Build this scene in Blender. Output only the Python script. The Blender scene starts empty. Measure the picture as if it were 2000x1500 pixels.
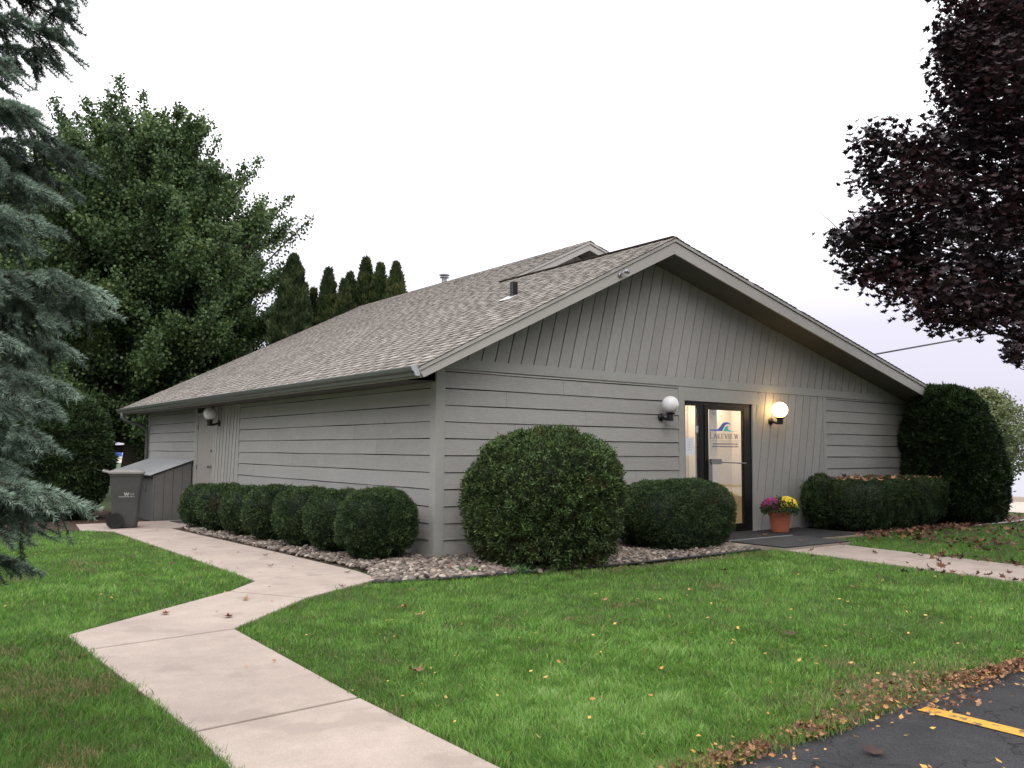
import bpy, math, random
import numpy as np
from mathutils import Vector, Matrix
rng = np.random.default_rng(7); random.seed(7)
S = bpy.context.scene; C = S.collection
# ------------------------------------------------------------------ camera
CAMP = np.array([-5.69494, -9.13819, 1.3377])
cr = (0.7988501527838978, -0.6014840157998945, 0.00744393272236958)
cu = (-0.05296132256939723, -0.05800191489903435, 0.9969106660978932)
cf = (0.5991940684860316, 0.7967764784462938, 0.07819022755996687)
cd = bpy.data.cameras.new('camera'); cam = bpy.data.objects.new('camera', cd); C.objects.link(cam)
cd.sensor_width = 36; cd.lens = 36*1672.6/2000; cd.clip_end = 5000; cd.clip_start = .05
cam.matrix_world = Matrix(((cr[0], cu[0], -cf[0], CAMP[0]), (cr[1], cu[1], -cf[1], CAMP[1]), (cr[2], cu[2], -cf[2], CAMP[2]), (0, 0, 0, 1)))
S.camera = cam
# ------------------------------------------------------------------ sky: overcast
SUN_EL, SUN_AZ = math.radians(42), math.radians(215)   # azimuth measured like sun_rotation
wd = bpy.data.worlds.new('World'); S.world = wd; wd.use_nodes = True
nt = wd.node_tree; nt.nodes.clear()
out = nt.nodes.new('ShaderNodeOutputWorld'); bg = nt.nodes.new('ShaderNodeBackground')
sky = nt.nodes.new('ShaderNodeTexSky'); sky.sky_type = 'NISHITA'; sky.sun_disc = False
sky.sun_elevation = SUN_EL; sky.sun_rotation = SUN_AZ; sky.dust_density = 4
tc = nt.nodes.new('ShaderNodeTexCoord'); sx = nt.nodes.new('ShaderNodeSeparateXYZ')
nt.links.new(tc.outputs['Generated'], sx.inputs[0])
rp = nt.nodes.new('ShaderNodeValToRGB'); nt.links.new(sx.outputs['Z'], rp.inputs[0])
e = rp.color_ramp.elements
e[0].position = 0.0; e[0].color = (.345, .33, .395, 1)
e[1].position = .62; e[1].color = (1, 1, 1, 1)
for p, c in ((.06, (.358, .345, .41)), (.14, (.40, .387, .452)), (.24, (.62, .605, .655)), (.36, (.86, .86, .88))):
    k = e.new(p); k.color = (*c, 1)
nz = nt.nodes.new('ShaderNodeTexNoise'); nz.inputs['Scale'].default_value = 1.6; nz.inputs['Detail'].default_value = 4
mpp = nt.nodes.new('ShaderNodeMapping'); mpp.inputs['Scale'].default_value = (1, 1, 4)
nt.links.new(tc.outputs['Generated'], mpp.inputs[0]); nt.links.new(mpp.outputs[0], nz.inputs['Vector'])
mr = nt.nodes.new('ShaderNodeMapRange'); mr.inputs['To Min'].default_value = 13.6; mr.inputs['To Max'].default_value = 16.6
nt.links.new(nz.outputs[0], mr.inputs[0])
sc = nt.nodes.new('ShaderNodeVectorMath'); sc.operation = 'SCALE'
nt.links.new(rp.outputs[0], sc.inputs[0]); nt.links.new(mr.outputs[0], sc.inputs['Scale'])
mx = nt.nodes.new('ShaderNodeMix'); mx.data_type = 'RGBA'; mx.inputs['Factor'].default_value = .93
nt.links.new(sky.outputs[0], mx.inputs[6]); nt.links.new(sc.outputs[0], mx.inputs[7])
nt.links.new(mx.outputs[2], bg.inputs[0]); bg.inputs[1].default_value = .1
nt.links.new(bg.outputs[0], out.inputs[0])
sl = bpy.data.lights.new('sun', 'SUN'); sl.energy = .5; sl.angle = math.radians(40); sl.color = (1, .95, .88)
so = bpy.data.objects.new('sun', sl); C.objects.link(so)
sdir = Vector((math.sin(SUN_AZ)*math.cos(SUN_EL), math.cos(SUN_AZ)*math.cos(SUN_EL), math.sin(SUN_EL)))
so.rotation_euler = sdir.to_track_quat('Z', 'Y').to_euler()
S.view_settings.view_transform = 'Standard'; S.view_settings.look = 'None'
S.view_settings.exposure = .66; S.view_settings.gamma = 1
S.render.engine = 'CYCLES'
try:
    S.cycles.max_bounces = 6; S.cycles.transparent_max_bounces = 8; S.cycles.use_denoising = True
except Exception: pass
# ------------------------------------------------------------------ helpers
def tag(o, label=None, cat=None, group=None, kind=None):
    if label: o['label'] = label
    if cat: o['category'] = cat
    if group: o['group'] = group
    if kind: o['kind'] = kind
    return o
def empty(name, loc=(0, 0, 0)):
    o = bpy.data.objects.new(name, None); C.objects.link(o); o.location = loc; o.empty_display_size = .1; return o
class MB:
    """collects geometry for ONE mesh object (world coordinates)"""
    def __init__(s): s.v = []; s.f = []; s.n = 0; s.t = []
    def add(s, v, f, t=.5):
        v = np.asarray(v, float).reshape(-1, 3)
        f = [tuple(int(i)+s.n for i in q) for q in f]
        s.v.append(v); s.f += f; s.n += len(v)
        s.t.append(np.full(len(v), t) if np.isscalar(t) else np.asarray(t, float)); return s
    def box(s, x0, x1, y0, y1, z0, z1, t=.5):
        v = [(x, y, z) for z in (z0, z1) for y in (y0, y1) for x in (x0, x1)]
        return s.add(v, [(0, 2, 3, 1), (4, 5, 7, 6), (0, 1, 5, 4), (2, 6, 7, 3), (0, 4, 6, 2), (1, 3, 7, 5)], t)
    def prism(s, poly, vec, t=.5):
        p = np.asarray(poly, float); q = p+np.asarray(vec, float); n = len(p)
        return s.add(np.vstack([p, q]), [tuple(range(n-1, -1, -1)), tuple(range(n, 2*n))]+[(i, (i+1) % n, n+(i+1) % n, n+i) for i in range(n)], t)
    def tube(s, pts, rad, k=8, t=.5, cap=True):
        pts = np.asarray(pts, float); n = len(pts)
        rad = np.full(n, rad) if np.isscalar(rad) else np.asarray(rad, float)
        T = np.gradient(pts, axis=0); T /= np.linalg.norm(T, axis=1)[:, None]+1e-12
        ref = np.array([0, 0, 1.]) if abs(T[0][2]) < .9 else np.array([1., 0, 0])
        u = np.cross(T[0], ref); u /= np.linalg.norm(u); V = []
        a = np.arange(k)*2*np.pi/k
        for i in range(n):
            u = u-T[i]*(u@T[i]); u /= np.linalg.norm(u)+1e-12; w = np.cross(T[i], u)
            V.append(pts[i]+rad[i]*(np.cos(a)[:, None]*u+np.sin(a)[:, None]*w))
        F = [(i*k+j, i*k+(j+1) % k, (i+1)*k+(j+1) % k, (i+1)*k+j) for i in range(n-1) for j in range(k)]
        if cap: F += [tuple(range(k-1, -1, -1)), tuple(range((n-1)*k, n*k))]
        return s.add(np.vstack(V), F, t)
    def lathe(s, prof, cx, cy, k=24, t=.5, axis='z', cz=0, sx=1, sy=1):
        a = np.arange(k)*2*np.pi/k; V = []
        for r, z in prof:
            r = max(r, 1e-4)
            if axis == 'z': V.append(np.c_[cx+r*np.cos(a)*sx, cy+r*np.sin(a)*sy, np.full(k, z)])
            elif axis == 'y': V.append(np.c_[cx+r*np.cos(a), np.full(k, cy+z), cz+r*np.sin(a)])
            else: V.append(np.c_[np.full(k, cx+z), cy+r*np.cos(a), cz+r*np.sin(a)])
        n = len(prof)
        F = [(i*k+j, i*k+(j+1) % k, (i+1)*k+(j+1) % k, (i+1)*k+j) for i in range(n-1) for j in range(k)]
        F += [tuple(range(k-1, -1, -1)), tuple(range((n-1)*k, n*k))]
        return s.add(np.vstack(V), F, t)
    def build(s, name, m, parent=None, smooth=False, bevel=0):
        me = bpy.data.meshes.new(name); V = np.vstack(s.v)
        me.from_pydata(V.tolist(), [], s.f)
        at = me.attributes.new('tint', 'FLOAT', 'POINT'); at.data.foreach_set('value', np.concatenate(s.t).astype(np.float32))
        me.materials.append(m); me.update()
        if smooth: me.polygons.foreach_set('use_smooth', [True]*len(me.polygons))
        return link(name, me, parent, bevel)
def link(name, me, parent=None, bevel=0):
    o = bpy.data.objects.new(name, me); C.objects.link(o)
    if parent is not None:
        o.parent = parent; pw = Vector((0, 0, 0)); p = parent
        while p is not None: pw += p.location; p = p.parent
        o.location = -pw
    if bevel:
        b = o.modifiers.new('bevel', 'BEVEL'); b.width = bevel; b.segments = 2; b.limit_method = 'ANGLE'
    return o
def npmesh(name, V, F, m, parent=None, tint=None, smooth=False):
    """fast path: V (n,3), F (m,k) all faces the same size"""
    V = np.ascontiguousarray(V, np.float32); F = np.ascontiguousarray(F, np.int32); me = bpy.data.meshes.new(name)
    me.vertices.add(len(V)); me.vertices.foreach_set('co', V.ravel())
    k = F.shape[1]; me.loops.add(F.size); me.loops.foreach_set('vertex_index', F.ravel())
    me.polygons.add(len(F)); me.polygons.foreach_set('loop_start', np.arange(0, F.size, k, dtype=np.int32))
    if tint is not None:
        at = me.attributes.new('tint', 'FLOAT', 'POINT'); at.data.foreach_set('value', np.ascontiguousarray(tint, np.float32))
    if smooth: me.polygons.foreach_set('use_smooth', np.ones(len(F), bool))
    me.materials.append(m); me.update(calc_edges=True); me.validate()
    return link(name, me, parent)
def unit(a): return a/(np.linalg.norm(a, axis=-1, keepdims=True)+1e-9)
def vnoise(P, s, seed=0):
    """3-D value noise 0..1"""
    P = np.asarray(P, float)*s+seed*17.13; I = np.floor(P).astype(np.int64); f = P-I; f = f*f*(3-2*f); r = 0
    for a in (0, 1):
        for b in (0, 1):
            for c in (0, 1):
                h = ((I[:, 0]+a)*73856093) ^ ((I[:, 1]+b)*19349663) ^ ((I[:, 2]+c)*83492791)
                h = (h*2654435761) & 0xffffffff; h = ((h ^ (h >> 15))*2246822519) & 0xffffffff; h = h ^ (h >> 13)
                r = r+(h/4294967295.)*np.where(a, f[:, 0], 1-f[:, 0])*np.where(b, f[:, 1], 1-f[:, 1])*np.where(c, f[:, 2], 1-f[:, 2])
    return r
DIA = np.array([(0, 0, 0), (-.5, .45, .06), (0, 1, 0), (.5, .45, .06)])
MAP = np.array([(0, .02), (.14, .2), (.42, .08), (.36, .3), (.62, .5), (.34, .52), (.3, .66), (.13, .62), (0, 1), (-.13, .62), (-.3, .66), (-.34, .52), (-.62, .5), (-.36, .3), (-.42, .08), (-.14, .2)])
def cards(P, A, W, L, wd, shape='dia'):
    """leaves at P, along A, width axis W, length L, width wd -> V,F"""
    n = len(P); A = unit(A); W = unit(W-A*np.sum(A*W, 1)[:, None]); N = np.cross(W, A)
    L = np.broadcast_to(L, n)[:, None, None]; wd = np.broadcast_to(wd, n)[:, None, None]
    if shape == 'dia':
        T = DIA; V = P[:, None]+A[:, None]*T[None, :, 1:2]*L+W[:, None]*T[None, :, 0:1]*wd+N[:, None]*T[None, :, 2:3]*L
        F = np.arange(n)[:, None]*4+np.arange(4)[None]
        return V.reshape(-1, 3), F, 4
    T = np.vstack([[(0, .42)], MAP]); k = len(T); zz = -.75*(T[:, 0]**2)-.45*(T[:, 1]-.4)**2
    V = P[:, None]+A[:, None]*T[None, :, 1:2]*L+W[:, None]*T[None, :, 0:1]*wd+N[:, None]*zz[None, :, None]*L
    m = k-1; tri = np.array([(0, 1+i, 1+(i+1) % m) for i in range(m)])
    F = (np.arange(n)[:, None, None]*k+tri[None]).reshape(-1, 3)
    return V.reshape(-1, 3), F, k
def randdir(n): return unit(rng.normal(size=(n, 3)))
# ground height: level at the front, falling a little along the side path
def gz(x, y): return -.0185*np.clip(y, 0, 10)+0*np.asarray(x)
# ------------------------------------------------------------------ materials
def mat(name, col, rough=.7, metal=0, spec=.4, bump=None, var=None, tint=None, trans=0, emit=None, coords='Object', wear=None):
    """col base colour; tint=(dark,light) ramp from the per-piece attribute; var=(scale,amount); bump=(scale,strength,stretch)"""
    m = bpy.data.materials.new(name); m.use_nodes = True; t = m.node_tree; N = t.nodes; Lk = t.links
    b = N['Principled BSDF']; o = N['Material Output']
    b.inputs['Roughness'].default_value = rough; b.inputs['Metallic'].default_value = metal
    b.inputs['Specular IOR Level'].default_value = spec
    tcn = N.new('ShaderNodeTexCoord'); src = tcn.outputs[coords]
    if tint:
        a = N.new('ShaderNodeAttribute'); a.attribute_name = 'tint'; r = N.new('ShaderNodeValToRGB')
        Lk.new(a.outputs['Fac'], r.inputs[0]); el = r.color_ramp.elements; n = len(tint)
        el[0].color = (*tint[0], 1); el[1].color = (*tint[-1], 1)
        for i in range(1, n-1):
            q = el.new(i/(n-1)); q.color = (*tint[i], 1)
        cs = r.outputs[0]
    else:
        r = N.new('ShaderNodeRGB'); r.outputs[0].default_value = (*col, 1); cs = r.outputs[0]
    if var:
        for sc_, am in (var if isinstance(var[0], tuple) else (var,)):
            nz = N.new('ShaderNodeTexNoise'); nz.inputs['Scale'].default_value = sc_; nz.inputs['Detail'].default_value = 5
            nz.inputs['Roughness'].default_value = .6; Lk.new(src, nz.inputs['Vector'])
            mr = N.new('ShaderNodeMapRange'); mr.inputs['From Min'].default_value = .3; mr.inputs['From Max'].default_value = .7
            mr.inputs['To Min'].default_value = 1-am; mr.inputs['To Max'].default_value = 1+am; Lk.new(nz.outputs[0], mr.inputs[0])
            v = N.new('ShaderNodeVectorMath'); v.operation = 'SCALE'; Lk.new(cs, v.inputs[0]); Lk.new(mr.outputs[0], v.inputs['Scale']); cs = v.outputs[0]
    if wear:   # (scale, threshold, colour, amount)
        nz = N.new('ShaderNodeTexNoise'); nz.inputs['Scale'].default_value = wear[0]; nz.inputs['Detail'].default_value = 8; Lk.new(src, nz.inputs['Vector'])
        mr = N.new('ShaderNodeMapRange'); mr.inputs['From Min'].default_value = wear[1]; mr.inputs['From Max'].default_value = wear[1]+.06
        mr.inputs['To Max'].default_value = wear[3]; Lk.new(nz.outputs[0], mr.inputs[0])
        q = N.new('ShaderNodeMix'); q.data_type = 'RGBA'; q.inputs[7].default_value = (*wear[2], 1)
        Lk.new(mr.outputs[0], q.inputs['Factor']); Lk.new(cs, q.inputs[6]); cs = q.outputs[2]
    Lk.new(cs, b.inputs['Base Color'])
    if bump:
        nz = N.new('ShaderNodeTexNoise'); nz.inputs['Scale'].default_value = bump[0]; nz.inputs['Detail'].default_value = 6
        mp = N.new('ShaderNodeMapping'); mp.inputs['Scale'].default_value = bump[2] if len(bump) > 2 else (1, 1, 1)
        Lk.new(src, mp.inputs[0]); Lk.new(mp.outputs[0], nz.inputs['Vector'])
        bp = N.new('ShaderNodeBump'); bp.inputs['Strength'].default_value = bump[1]; bp.inputs['Distance'].default_value = .02
        Lk.new(nz.outputs[0], bp.inputs['Height']); Lk.new(bp.outputs[0], b.inputs['Normal'])
    if trans:
        tr = N.new('ShaderNodeBsdfTranslucent'); ms = N.new('ShaderNodeMixShader'); ms.inputs[0].default_value = trans
        Lk.new(cs, tr.inputs[0]); Lk.new(b.outputs[0], ms.inputs[1]); Lk.new(tr.outputs[0], ms.inputs[2]); Lk.new(ms.outputs[0], o.inputs[0])
    if emit:
        b.inputs['Emission Color'].default_value = (*emit[0], 1); b.inputs['Emission Strength'].default_value = emit[1]
    return m
G = (.365, .35, .325)
M = {}
M['sideX'] = mat('painted_siding', G, .62, bump=(9, .35, (1, 6, 14)), var=((1.3, .05), (24, .05)), tint=((.318, .308, .300), (.385, .374, .364)), wear=(7, .72, (.27, .25, .225), .5))
M['boards'] = mat('painted_boards', G, .62, bump=(9, .3, (14, 6, 1.2)), var=((1.3, .05), (24, .05)), tint=((.318, .308, .300), (.385, .374, .364)), wear=(6, .73, (.27, .25, .225), .5))
M['trim'] = mat('painted_trim', (.35, .345, .33), .55, bump=(12, .15), var=((1.5, .05), (20, .04)))
M['fascia'] = mat('painted_fascia', (.40, .38, .36), .5, bump=(10, .12), var=((1.2, .06), (15, .03)), wear=(3.5, .68, (.34, .31, .29), .4))
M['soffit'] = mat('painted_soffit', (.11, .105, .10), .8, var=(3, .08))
M['gap'] = mat('dark_gap', (.03, .028, .026), .9)
M['gutter'] = mat('gutter_metal', (.125, .13, .128), .35, metal=.2, var=(6, .1))
M['gutterend'] = mat('gutter_end_metal', (.5, .52, .54), .35, metal=.3)
M['shingle'] = mat('asphalt_shingle', (.3, .27, .24), .9, spec=.2, bump=(160, .5), var=((140, .14), (.7, .08)), tint=((.105, .095, .088), (.275, .247, .226), (.385, .35, .325)), wear=(1.1, .7, (.16, .16, .10), .25))
M['flash'] = mat('flashing', (.55, .53, .54), .4, metal=.4)
M['blackmetal'] = mat('black_metal', (.012, .012, .013), .35, spec=.5)
M['bronze'] = mat('dark_bronze_frame', (.006, .006, .006), .45, spec=.22, var=(10, .1))
M['steel'] = mat('brushed_metal', (.22, .215, .21), .35, metal=.8)
M['pipe'] = mat('galvanized_pipe', (.3, .3, .32), .4, metal=.6, var=(12, .15))
M['globe'] = mat('white_glass_globe', (.86, .85, .88), .18, spec=.5)
M['lit'] = mat('lit_glass_globe', (.9, .8, .6), .2, emit=((1, .63, .24), 8))
M['door'] = mat('painted_door', (.33, .31, .29), .45, var=(2, .05))
M['paper'] = mat('white_paper', (.8, .84, .9), .8)
M['ink'] = mat('grey_ink', (.35, .37, .42), .8)
M['blue'] = mat('blue_vinyl', (.09, .15, .55), .5)
M['teal'] = mat('teal_vinyl', (.08, .62, .56), .5)
M['navy'] = mat('slate_vinyl', (.09, .10, .20), .5)
M['beige'] = mat('beige_interior', (.74, .62, .44), .9, var=(1.2, .08))
M['concrete'] = mat('walk_concrete', (.41, .335, .295), .85, spec=.25, bump=(140, .3), var=((1.2, .11), (5, .07), (120, .12)), wear=(2.6, .57, (.31, .25, .22), .5))
M['joint'] = mat('joint_dirt', (.09, .075, .06), .95)
M['asphalt'] = None
M['yellow'] = mat('yellow_road_paint', (.66, .33, .045), .7, bump=(60, .4), var=(30, .12), wear=(16, .55, (.07, .065, .06), .85))
M['rubber'] = mat('black_rubber_mat', (.022, .022, .026), .75, bump=(120, .5), var=(3, .2))
M['rubber2'] = mat('grey_ribbed_mat', (.045, .045, .05), .8, bump=(90, .5), var=(3, .15))
M['white_line'] = mat('pale_edge_strip', (.42, .42, .42), .6)
M['shed'] = mat('shed_panel', (.125, .122, .120), .7, var=((2, .08), (20, .05)), bump=(30, .1))
M['shedroof'] = mat('shed_roof', (.36, .37, .39), .45, var=((3, .08),), bump=(20, .1))
M['cart'] = mat('cart_plastic', (.068, .068, .068), .5, var=((4, .12), (40, .06)))
M['cartlid'] = mat('cart_lid_plastic', (.2, .19, .18), .45, var=(5, .12))
M['white'] = mat('white_print', (.45, .45, .45), .6)
M['greyprint'] = mat('worn_print', (.2, .2, .2), .6)
M['terracotta'] = mat('terracotta_plastic', (.43, .13, .07), .5, var=(6, .08))
M['soil'] = mat('dark_soil', (.03, .02, .014), .95, bump=(60, .8))
M['bark'] = mat('bark', (.05, .04, .032), .9, bump=(20, 1., (1, 1, .25)), var=(8, .3))
M['maplebark'] = mat('dark_maple_bark', (.022, .017, .016), .9, var=(8, .3))
M['twig'] = mat('twig_bark', (.06, .042, .03), .85, var=(10, .2))
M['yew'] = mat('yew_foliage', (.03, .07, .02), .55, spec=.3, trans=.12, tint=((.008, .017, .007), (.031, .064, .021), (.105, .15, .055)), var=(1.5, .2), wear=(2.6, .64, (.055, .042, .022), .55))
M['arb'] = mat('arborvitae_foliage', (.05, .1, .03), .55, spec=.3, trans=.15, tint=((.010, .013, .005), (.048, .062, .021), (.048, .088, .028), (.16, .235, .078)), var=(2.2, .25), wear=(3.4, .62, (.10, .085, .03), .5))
M['arbdk'] = mat('dark_arborvitae_foliage', (.03, .06, .02), .6, spec=.3, trans=.1, tint=((.009, .013, .005), (.020, .040, .013), (.055, .098, .03)), var=(1.8, .25))
M['ginkgo'] = mat('ginkgo_foliage', (.08, .14, .03), .5, spec=.35, trans=.3, tint=((.028, .050, .019), (.085, .142, .052), (.21, .285, .095)), var=(.6, .22))
M['cedar'] = mat('cedar_foliage', (.04, .07, .02), .6, trans=.15, tint=((.018, .026, .009), (.034, .060, .018), (.10, .115, .035)), var=(.9, .3))
M['maple'] = mat('purple_maple_foliage', (.03, .015, .02), .45, spec=.45, trans=.18, tint=((.010, .006, .009), (.026, .014, .019), (.080, .030, .032)), var=(.9, .3))
M['locust'] = mat('autumn_tree_foliage', (.2, .2, .08), .5, trans=.3, tint=((.06, .10, .04), (.13, .17, .075), (.27, .27, .13)), var=(.7, .2))
M['needle'] = mat('blue_spruce_needles', (.1, .16, .13), .5, spec=.35, trans=.06, tint=((.010, .018, .011), (.095, .145, .105), (.38, .49, .40)), var=(1.6, .3))
M['grass'] = mat('grass_blades', (.08, .18, .03), .5, spec=.3, trans=.3, tint=((.36, .29, .15), (.066, .145, .026), (.128, .27, .048), (.215, .40, .075), (.36, .50, .20)))
M['weed'] = mat('weed_leaf', (.07, .15, .04), .5, trans=.2, tint=((.05, .12, .04), (.1, .2, .06)))
M['pebble'] = mat('river_pebble', (.3, .25, .2), .6, spec=.35, var=(60, .12), tint=((.05, .043, .04), (.13, .105, .09), (.25, .20, .17), (.55, .48, .42)))
M['leafbrown'] = mat('dry_leaf', (.2, .1, .05), .7, trans=.1, tint=((.045, .022, .018), (.17, .075, .04), (.50, .27, .14)), var=(30, .2))
M['leafyellow'] = mat('yellow_leaf', (.6, .35, .08), .6, trans=.2, tint=((.28, .12, .05), (.55, .26, .08), (.75, .50, .12)), var=(30, .15))
M['mulch'] = mat('bark_mulch', (.06, .035, .024), .95, bump=(50, 1.), var=((30, .5), (3, .2)))
M['edging'] = mat('black_edging', (.015, .015, .016), .5)
M['edgingw'] = mat('worn_edging', (.38, .36, .37), .5)
M['mumP'] = mat('purple_petals', (.3, .03, .15), .6, trans=.15, tint=((.16, .012, .09), (.42, .06, .24)))
M['mumY'] = mat('yellow_petals', (.85, .6, .02), .6, trans=.15, tint=((.62, .36, .01), (.95, .78, .06)))
M['mumG'] = mat('flower_foliage', (.03, .07, .02), .6, trans=.1, tint=((.02, .04, .012), (.06, .12, .035)))
M['signblue'] = mat('blue_sign', (.06, .12, .5), .5)
M['signyellow'] = mat('yellow_sign', (.85, .55, .03), .5)
M['post'] = mat('sign_post', (.35, .35, .35), .5, metal=.5)
M['cable'] = mat('black_cable', (.07, .065, .085), .6)
# ground: soil and thatch under the blades
M['ground'] = mat('lawn_ground', (.055, .085, .025), .95, var=((.8, .25), (6, .25), (60, .35)), bump=(40, .8))
M['road'] = mat('road_concrete', (.50, .43, .37), .9, var=((.4, .05), (8, .05)))
def asphalt():
    m = mat('parking_asphalt', (.052, .052, .058), .8, spec=.3, bump=(180, .9), var=((1.1, .3), (220, .8), (90, .3), (7, .15)))
    t = m.node_tree; N = t.nodes; L = t.links; b = N['Principled BSDF']; cs = b.inputs['Base Color'].links[0].from_socket
    tcn = N.new('ShaderNodeTexCoord'); nz = N.new('ShaderNodeTexNoise'); nz.inputs['Scale'].default_value = 4.5; nz.inputs['Detail'].default_value = 9
    L.new(tcn.outputs['Object'], nz.inputs['Vector']); ad = N.new('ShaderNodeMix'); ad.data_type = 'VECTOR'; ad.inputs['Factor'].default_value = .34
    L.new(tcn.outputs['Object'], ad.inputs[4]); L.new(nz.outputs['Color'], ad.inputs[5])
    v = N.new('ShaderNodeTexVoronoi'); v.feature = 'DISTANCE_TO_EDGE'; v.inputs['Scale'].default_value = 1.6; L.new(ad.outputs[1], v.inputs['Vector'])
    r = N.new('ShaderNodeMapRange'); r.inputs['From Min'].default_value = .001; r.inputs['From Max'].default_value = .009; L.new(v.outputs[0], r.inputs[0])
    q = N.new('ShaderNodeMix'); q.data_type = 'RGBA'; q.inputs[6].default_value = (.008, .008, .009, 1); L.new(r.outputs[0], q.inputs['Factor']); L.new(cs, q.inputs[7]); L.new(q.outputs[2], b.inputs['Base Color'])
    return m
M['asphalt'] = asphalt()
def water():
    m = mat('lake_water', (.30, .31, .34), .22, spec=.5, bump=(1.2, .25, (1, .35, 1)))
    return m
M['water'] = water()
def glass():
    m = bpy.data.materials.new('window_glass'); m.use_nodes = True; t = m.node_tree; t.nodes.clear()
    o = t.nodes.new('ShaderNodeOutputMaterial'); tr = t.nodes.new('ShaderNodeBsdfTransparent'); gl = t.nodes.new('ShaderNodeBsdfGlossy'); gl.inputs['Roughness'].default_value = .015
    lw = t.nodes.new('ShaderNodeLayerWeight'); lw.inputs[0].default_value = .5; pw = t.nodes.new('ShaderNodeMath'); pw.operation = 'POWER'; pw.inputs[1].default_value = 3.; fr = t.nodes.new('ShaderNodeMath'); fr.operation = 'MULTIPLY_ADD'; fr.inputs[1].default_value = .9; fr.inputs[2].default_value = .12
    t.links.new(lw.outputs['Facing'], pw.inputs[0]); t.links.new(pw.outputs[0], fr.inputs[0]); mx = t.nodes.new('ShaderNodeMixShader')
    tr.inputs[0].default_value = (.94, .95, .94, 1)
    t.links.new(fr.outputs[0], mx.inputs[0]); t.links.new(tr.outputs[0], mx.inputs[1]); t.links.new(gl.outputs[0], mx.inputs[2]); t.links.new(mx.outputs[0], o.inputs[0])
    return m
M['glass'] = glass()
# ================================================================== SETTING
def struct(o): o['kind'] = 'structure'; return o
def sheet(name, poly, m, dz=0., nx=1, keep=None):
    b = MB(); b.add([(x, y, float(gz(x, y))+dz) for x, y in poly], [tuple(range(len(poly)))]); return struct(b.build(name, m))
# land sheet: a grid, falling to the lake east of the road
xs = np.r_[-400, -150, -60, -30, np.arange(-16, 16, 1.), 22.5, 24.2, 27, 40]; ys = np.r_[-400, -100, -40, np.arange(-16, 16, 1.), 30, 60, 120, 400]
X, Y = np.meshgrid(xs, ys); Z = gz(X, Y)-.012; Z = np.where(X > 24.3, -1.6, Z); Z = np.where((X > 24) & (X < 25), Z, Z)
nx, ny = len(xs), len(ys); F = np.array([(j*nx+i, j*nx+i+1, (j+1)*nx+i+1, (j+1)*nx+i) for j in range(ny-1) for i in range(nx-1)])
Z = np.where((X < 24.3), Z, -1.6)
gm = npmesh('ground', np.c_[X.ravel(), Y.ravel(), Z.ravel()], F, M['ground']); struct(gm)
b = MB(); b.add([(24.6, -2500, -1.05), (3500, -2500, -1.05), (3500, 3500, -1.05), (24.6, 3500, -1.05)], [(0, 1, 2, 3)]); struct(b.build('lake', M['water']))
b = MB(); b.add([(15.7, -300, .01), (21.4, -300, .01), (21.4, 0, .01), (15.7, 0, .01), (21.4, 10, -.17), (15.7, 10, -.17), (21.4, 300, -.17), (15.7, 300, -.17)], [(0, 1, 2, 3), (3, 2, 4, 5), (5, 4, 6, 7)]); struct(b.build('road', M['road']))
b = MB(); b.box(21.4, 21.7, -300, 300, -.3, .11); struct(b.build('kerb', M['road']))
# parking lot, its edge wandering a little
px = np.linspace(-3.2, 14, 60); pe = -6.62+.05*np.sin(px*2.3)+.03*np.sin(px*7.1)+.06*np.exp(-((px+1.9)/.5)**2)*-1
pv = [(-3.2, -30, -.008)]+[(x, y, -.008) for x, y in zip(px, pe)]+[(14, -30, -.008)]
b = MB(); b.add(pv, [tuple(range(len(pv)-1, -1, -1))]); struct(b.build('parking_lot', M['asphalt']))
b = MB(); b.add([(-40, -30, -.008), (-3.2, -30, -.008), (-3.2, -7.1, -.008), (-40, -7.1, -.008)], [(0, 1, 2, 3)]); struct(b.build('parking_lot', M['asphalt']))
b = MB()
for k in range(3): b.add([(-1.205+k*2.75, -11.5, -.003), (-1.095+k*2.75, -11.5, -.003), (-1.095+k*2.75, -6.73, -.003), (-1.205+k*2.75, -6.73, -.003)], [(0, 1, 2, 3)])
struct(b.build('parking_line', M['yellow']))
# front walk in slabs, with open joints over dirt
def slabs(name, polys, top=.014, g=.010):
    b = MB()
    for P in polys:
        P = np.array(P, float); c = P.mean(0); n = len(P); Q = []
        for p in P:
            d = c-p; Q.append(p+g*d/np.linalg.norm(d)*1.4)
        b.prism([(x, y, float(gz(x, y))-.05) for x, y in Q], (0, 0, .05+top))
    return struct(b.build(name, M['concrete'], bevel=.006))
walk_polys = [
    [(-4.46, -7.08), (-3.48, -7.08), (-3.50, -4.88), (-4.40, -4.94)],
    [(-4.40, -4.94), (-3.50, -4.88), (-3.44, -2.75), (-4.47, -2.86)],
    [(-4.47, -2.86), (-3.44, -2.75), (-2.47, -1.80), (-2.91, -1.05), (-4.50, -2.30)],
    [(-2.91, -1.05), (-2.47, -1.80), (-1.36, -1.12), (-1.30, -.52), (-2.48, -.56)],
    [(-2.48, -.56), (-1.30, -.52), (-1.24, 2.2), (-2.36, 2.2)],
    [(-2.36, 2.2), (-1.24, 2.2), (-1.18, 4.95), (-2.24, 4.95)],
    [(-2.24, 4.95), (-1.18, 4.95), (-1.12, 7.3), (-2.13, 7.3)],
    [(-2.13, 7.3), (-1.12, 7.3), (-.05, 7.9), (-.05, 9.7), (-2.3, 9.7), (-2.55, 7.9)]]
slabs('walkway', walk_polys)
b = MB()
for P in walk_polys: b.add([(x, y, float(gz(x, y))-.004) for x, y in P], [tuple(range(len(P)))])
struct(b.build('walkway_bed', M['joint']))
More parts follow.
